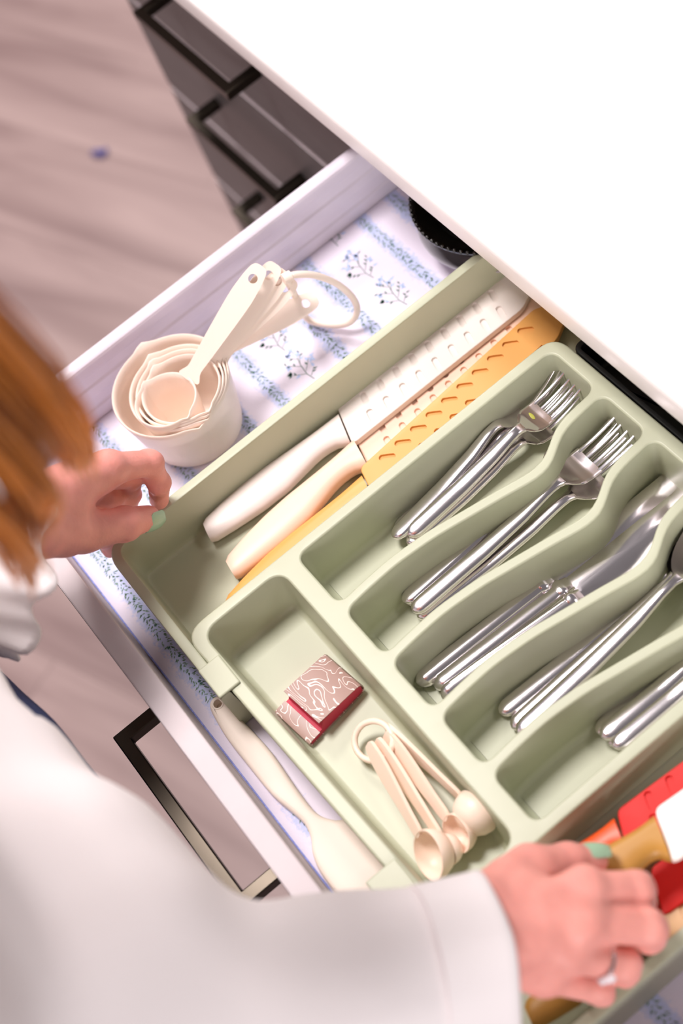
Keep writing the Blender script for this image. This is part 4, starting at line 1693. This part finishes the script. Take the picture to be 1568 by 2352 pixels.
# ring on the right ring finger
a, b = RF[2][0], RF[2][1]
rc = a.lerp(b, 0.60)
ax = (b - a).normalized()
u = Vector((0, 0, 1))
u = (u - ax * u.dot(ax)).normalized()
w = ax.cross(u)
V, Fs = tube([rc + (u * math.cos(t) + w * math.sin(t)) * 0.0098 for t in [2 * math.pi * k / 40 for k in range(40)]], 0.0013, 8, closed=True)
ringo = pchild(mesh_obj('ring', V, Fs, M['silver'], None, sharp=0))
ringo['label'] = 'silver ring with clear stones'
gem_parts = []
bm = bmesh.new()
bmesh.ops.create_icosphere(bm, subdivisions=1, radius=0.0026)
V0 = [v.co.copy() for v in bm.verts]
F0 = [tuple(v.index for v in f.verts) for f in bm.faces]
bm.free()
gdir = (w * -0.9 + u * 0.35).normalized()
if gdir.x < 0:
    gdir = (w * 0.9 + u * 0.35).normalized()
for k in (-1, 0, 1):
    q = rc + (gdir + (u.cross(ax) * 0)).normalized() * 0.0112 + u * 0.0036 * k
    g = mesh_obj('stone', [v + q for v in V0], F0, M['gem'], None, smooth=False)
    g.parent = ringo


# --- blouse
def wrinkle(P, amp=0.0055):
    x, y, z = P[..., 0], P[..., 1], P[..., 2]
    return amp * (np.sin(38 * x + 22 * z + 3 * np.sin(9 * z + 5 * y)) * 0.5 + np.sin(31 * y - 44 * z + 2.5 * np.sin(14 * x)) * 0.35 + np.sin(71 * x + 55 * y + 4 * np.sin(12 * z)) * 0.2)


RC_ = RW.lerp(RE, 0.04) + Vector((0.006, -0.007, -0.005))          # right cuff end
LC_ = LW.lerp(LE, 0.10) + Vector((0.014, -0.016, -0.014))


def blouse_field(P):
    d = cone_sdf(P, (-0.55, -0.27, 0.90), (-0.56, -0.27, 1.28), 0.125, 0.105)
    d = smin(d, cone_sdf(P, (-0.40, -0.27, 0.90), (-0.38, -0.27, 1.28), 0.125, 0.105), 0.06)
    d = smin(d, cone_sdf(P, (-0.58, -0.199, 0.98), (-0.318, -0.158, 0.985), 0.090, 0.083), 0.05)
    d = smin(d, cone_sdf(P, (-0.54, -0.20, 1.18), (-0.40, -0.20, 1.18), 0.09, 0.09), 0.05)
    d = smin(d, cone_sdf(P, (-0.60, -0.27, 1.32), (-0.34, -0.27, 1.32), 0.07, 0.07), 0.04)
    d = smin(d, cone_sdf(P, (-0.345, -0.135, 0.985), (-0.31, -0.12, 0.98), 0.055, 0.045), 0.03)
    # sleeves
    d = smin(d, cone_sdf(P, (-0.64, -0.27, 1.30), v3(LE), 0.078, 0.066), 0.03)
    d = smin(d, cone_sdf(P, v3(LE), v3(LC_), 0.066, 0.048), 0.02)
    d = smin(d, cone_sdf(P, (-0.30, -0.27, 1.30), v3(RE), 0.082, 0.072), 0.03)
    d = smin(d, cone_sdf(P, v3(RE), v3(RC_), 0.060, 0.0405), 0.015)
    d = d + wrinkle(P)
    # neckline, hem and open sleeve ends
    d = np.maximum(d, -(np.linalg.norm((P - np.array([-0.47, -0.235, 1.425], np.float32)), axis=-1) - 0.075))
    d = np.maximum(d, 0.87 - P[..., 2])
    for c, e in ((RC_, RE), (LC_, LE)):
        n_ = v3((c - e).normalized())
        far = ((P - v3(c)) @ n_)
        near = np.linalg.norm(P - v3(c), axis=-1) < 0.14
        d = np.where(near, np.maximum(d, far), d)
    return d


lo, hi = (-0.80, -0.44, 0.84), (-0.14, 0.06, 1.44)
Vn, Qn = surface_net(blouse_field, lo, hi, 0.0062)
bl = pchild(np_mesh('blouse', Vn, Qn, M['blouse']))


def cuff(name, c, axis, r0, r1, length, ruff, nr, m):
    axis = axis.normalized()
    u = Vector((0, 0, 1))
    u = (u - axis * u.dot(axis)).normalized()
    w = axis.cross(u)
    n = 96
    loops = []
    secs = []
    for k in range(9):
        f = k / 8
        secs.append((-length * 0.35 + f * length, r0 + (r1 - r0) * f, f))
    t = 0.0022
    full = [(s, r, f) for s, r, f in secs] + [(secs[-1][0] + 0.0012, r1 - t * 0.5, 1.0)] + [(s, r - t, f) for s, r, f in secs[::-1]]
    for s, r, f in full:
        L = []
        for k in range(n):
            a = 2 * math.pi * k / n
            rr = r * (1 + ruff * f * (math.sin(nr * a) * 0.7 + 0.4 * math.sin((nr * 1.7) * a + 1.3)))
            ss = s + ruff * f * 0.05 * math.sin(nr * a + 1.0)
            L.append(c + axis * ss + u * (rr * math.cos(a)) + w * (rr * math.sin(a)))
        loops.append(L)
    loops.append(loops[0])
    V, Fs = loft(loops, True, False, False)
    return pchild(mesh_obj(name, V, Fs, m, None, sharp=0))


cuff('cuff', RC_, RC_ - RE, 0.0420, 0.0440, 0.034, 0.012, 5, M['blouse'])['label'] = 'wide turned back cuff'
cuff('cuff', LC_, LC_ - LE, 0.048, 0.058, 0.040, 0.10, 9, M['blouse'])['label'] = 'gathered ruffled cuff'


# --- jeans and shoes
def jeans_field(P):
    d = None
    for s, x in ((-1, -0.565), (1, -0.385)):
        c = cone_sdf(P, (x, -0.235, 0.86), (x + 0.01 * s, -0.245, 0.50), 0.108, 0.07)
        c2 = cone_sdf(P, (x + 0.01 * s, -0.25, 0.50), (x + 0.01 * s, -0.29, 0.10), 0.07, 0.055)
        c = smin(c, c2, 0.03)
        d = c if d is None else smin(d, c, 0.03)
    d = smin(d, cone_sdf(P, (-0.54, -0.235, 0.90), (-0.41, -0.235, 0.90), 0.118, 0.118), 0.05)
    d = smin(d, cone_sdf(P, (-0.50, -0.190, 0.875), (-0.45, -0.186, 0.86), 0.086, 0.086), 0.03)
    d = d + 0.6 * wrinkle(P)
    d = np.maximum(d, P[..., 2] - 1.0)
    return np.maximum(d, 0.085 - P[..., 2])


Vn, Qn = surface_net(jeans_field, (-0.74, -0.44, 0.06), (-0.22, -0.06, 1.02), 0.010)
pchild(np_mesh('jeans', Vn, Qn, M['jeans']))
for x in (-0.575, -0.375):
    Vn, Qn = surface_net(lambda P: np.maximum(smin(cone_sdf(P, (x, -0.32, 0.045), (x, -0.14, 0.035), 0.042, 0.034), cone_sdf(P, (x, -0.30, 0.05), (x, -0.30, 0.12), 0.045, 0.05), 0.03), 0.001 - P[..., 2]), (x - 0.08, -0.42, -0.01), (x + 0.08, -0.06, 0.2), 0.008)
    pchild(np_mesh('shoe', Vn, Qn, M['shoe']))

# --- hair
rng = random.Random(11)
parts = []
LOCKS = [  # (count, scalp point, mid pixel, mid z, end pixel, end z, spread px)
    (120, (-0.470, -0.055, 1.545), (70, 880), 1.27, (178, 1068), 1.155, 26),
    (80, (-0.480, -0.065, 1.54), (5, 790), 1.30, (128, 968), 1.19, 30),
    (130, (-0.455, -0.085, 1.54), (-10, 1040), 1.27, (70, 1215), 1.16, 34),
    (90, (-0.460, -0.075, 1.54), (-30, 930), 1.28, (62, 1090), 1.18, 34),
    (60, (-0.440, -0.10, 1.53), (-30, 1190), 1.25, (62, 1330), 1.15, 30),
]
for cnt, sc_, mp_, mz, ep, ez, spr in LOCKS:
    for i in range(cnt):
        ox, oy = rng.gauss(0, 1), rng.gauss(0, 1)
        s0 = Vector(sc_) + Vector((rng.uniform(-.02, .02), rng.uniform(-.015, .015), rng.uniform(-.01, .02)))
        dz = rng.uniform(-0.02, 0.02)
        m_ = at(mp_[0] + ox * spr, mp_[1] + oy * spr * 0.6, mz + dz)
        m0 = s0.lerp(m_, 0.45) + Vector((rng.uniform(-.006, .006), 0.02 + rng.uniform(-.006, .006), 0.015))
        tl = rng.uniform(0.0, 1.0) ** 2
        e_ = at(ep[0] + ox * spr * 0.62 + rng.uniform(-8, 8), ep[1] + oy * spr * 0.5 + rng.uniform(-30, 20), ez + dz + 0.012 * tl)
        path = catmull([s0, m0, m_, e_], 5)
        nn = len(path)
        parts.append(tube(path, [0.0011 * (1 - 0.55 * (k / (nn - 1)) ** 3) for k in range(nn)], 4, True))
V, Fs = join(*parts)


def cap_field(P):
    d = ell_sdf(P, (-0.47, -0.15, 1.55), (0.085, 0.10, 0.095))
    d = smin(d, cone_sdf(P, (-0.47, -0.24, 1.52), (-0.47, -0.27, 1.36), 0.07, 0.045), 0.04)
    d = smin(d, cone_sdf(P, (-0.545, -0.12, 1.52), (-0.56, -0.10, 1.38), 0.03, 0.02), 0.03)
    d = smin(d, cone_sdf(P, (-0.41, -0.12, 1.53), (-0.405, -0.11, 1.42), 0.022, 0.016), 0.03)
    d = np.maximum(d, -ell_sdf(P, (-0.47, -0.035, 1.50), (0.066, 0.06, 0.075)))
    return d + 0.002 * np.sin(140 * P[..., 0]) * np.sin(40 * P[..., 1])


Vn, Qn = surface_net(cap_field, (-0.62, -0.36, 1.28), (-0.34, 0.02, 1.68), 0.006)
k0 = len(V)
V = list(V) + [Vector(p) for p in Vn.tolist()]
Fs = list(Fs) + [tuple(int(i) + k0 for i in q) for q in Qn.tolist()]
hair = pchild(mesh_obj('hair', V, Fs, M['hair'], None, sharp=0))
hair['label'] = 'long auburn hair hanging forward'
#PERSON_END
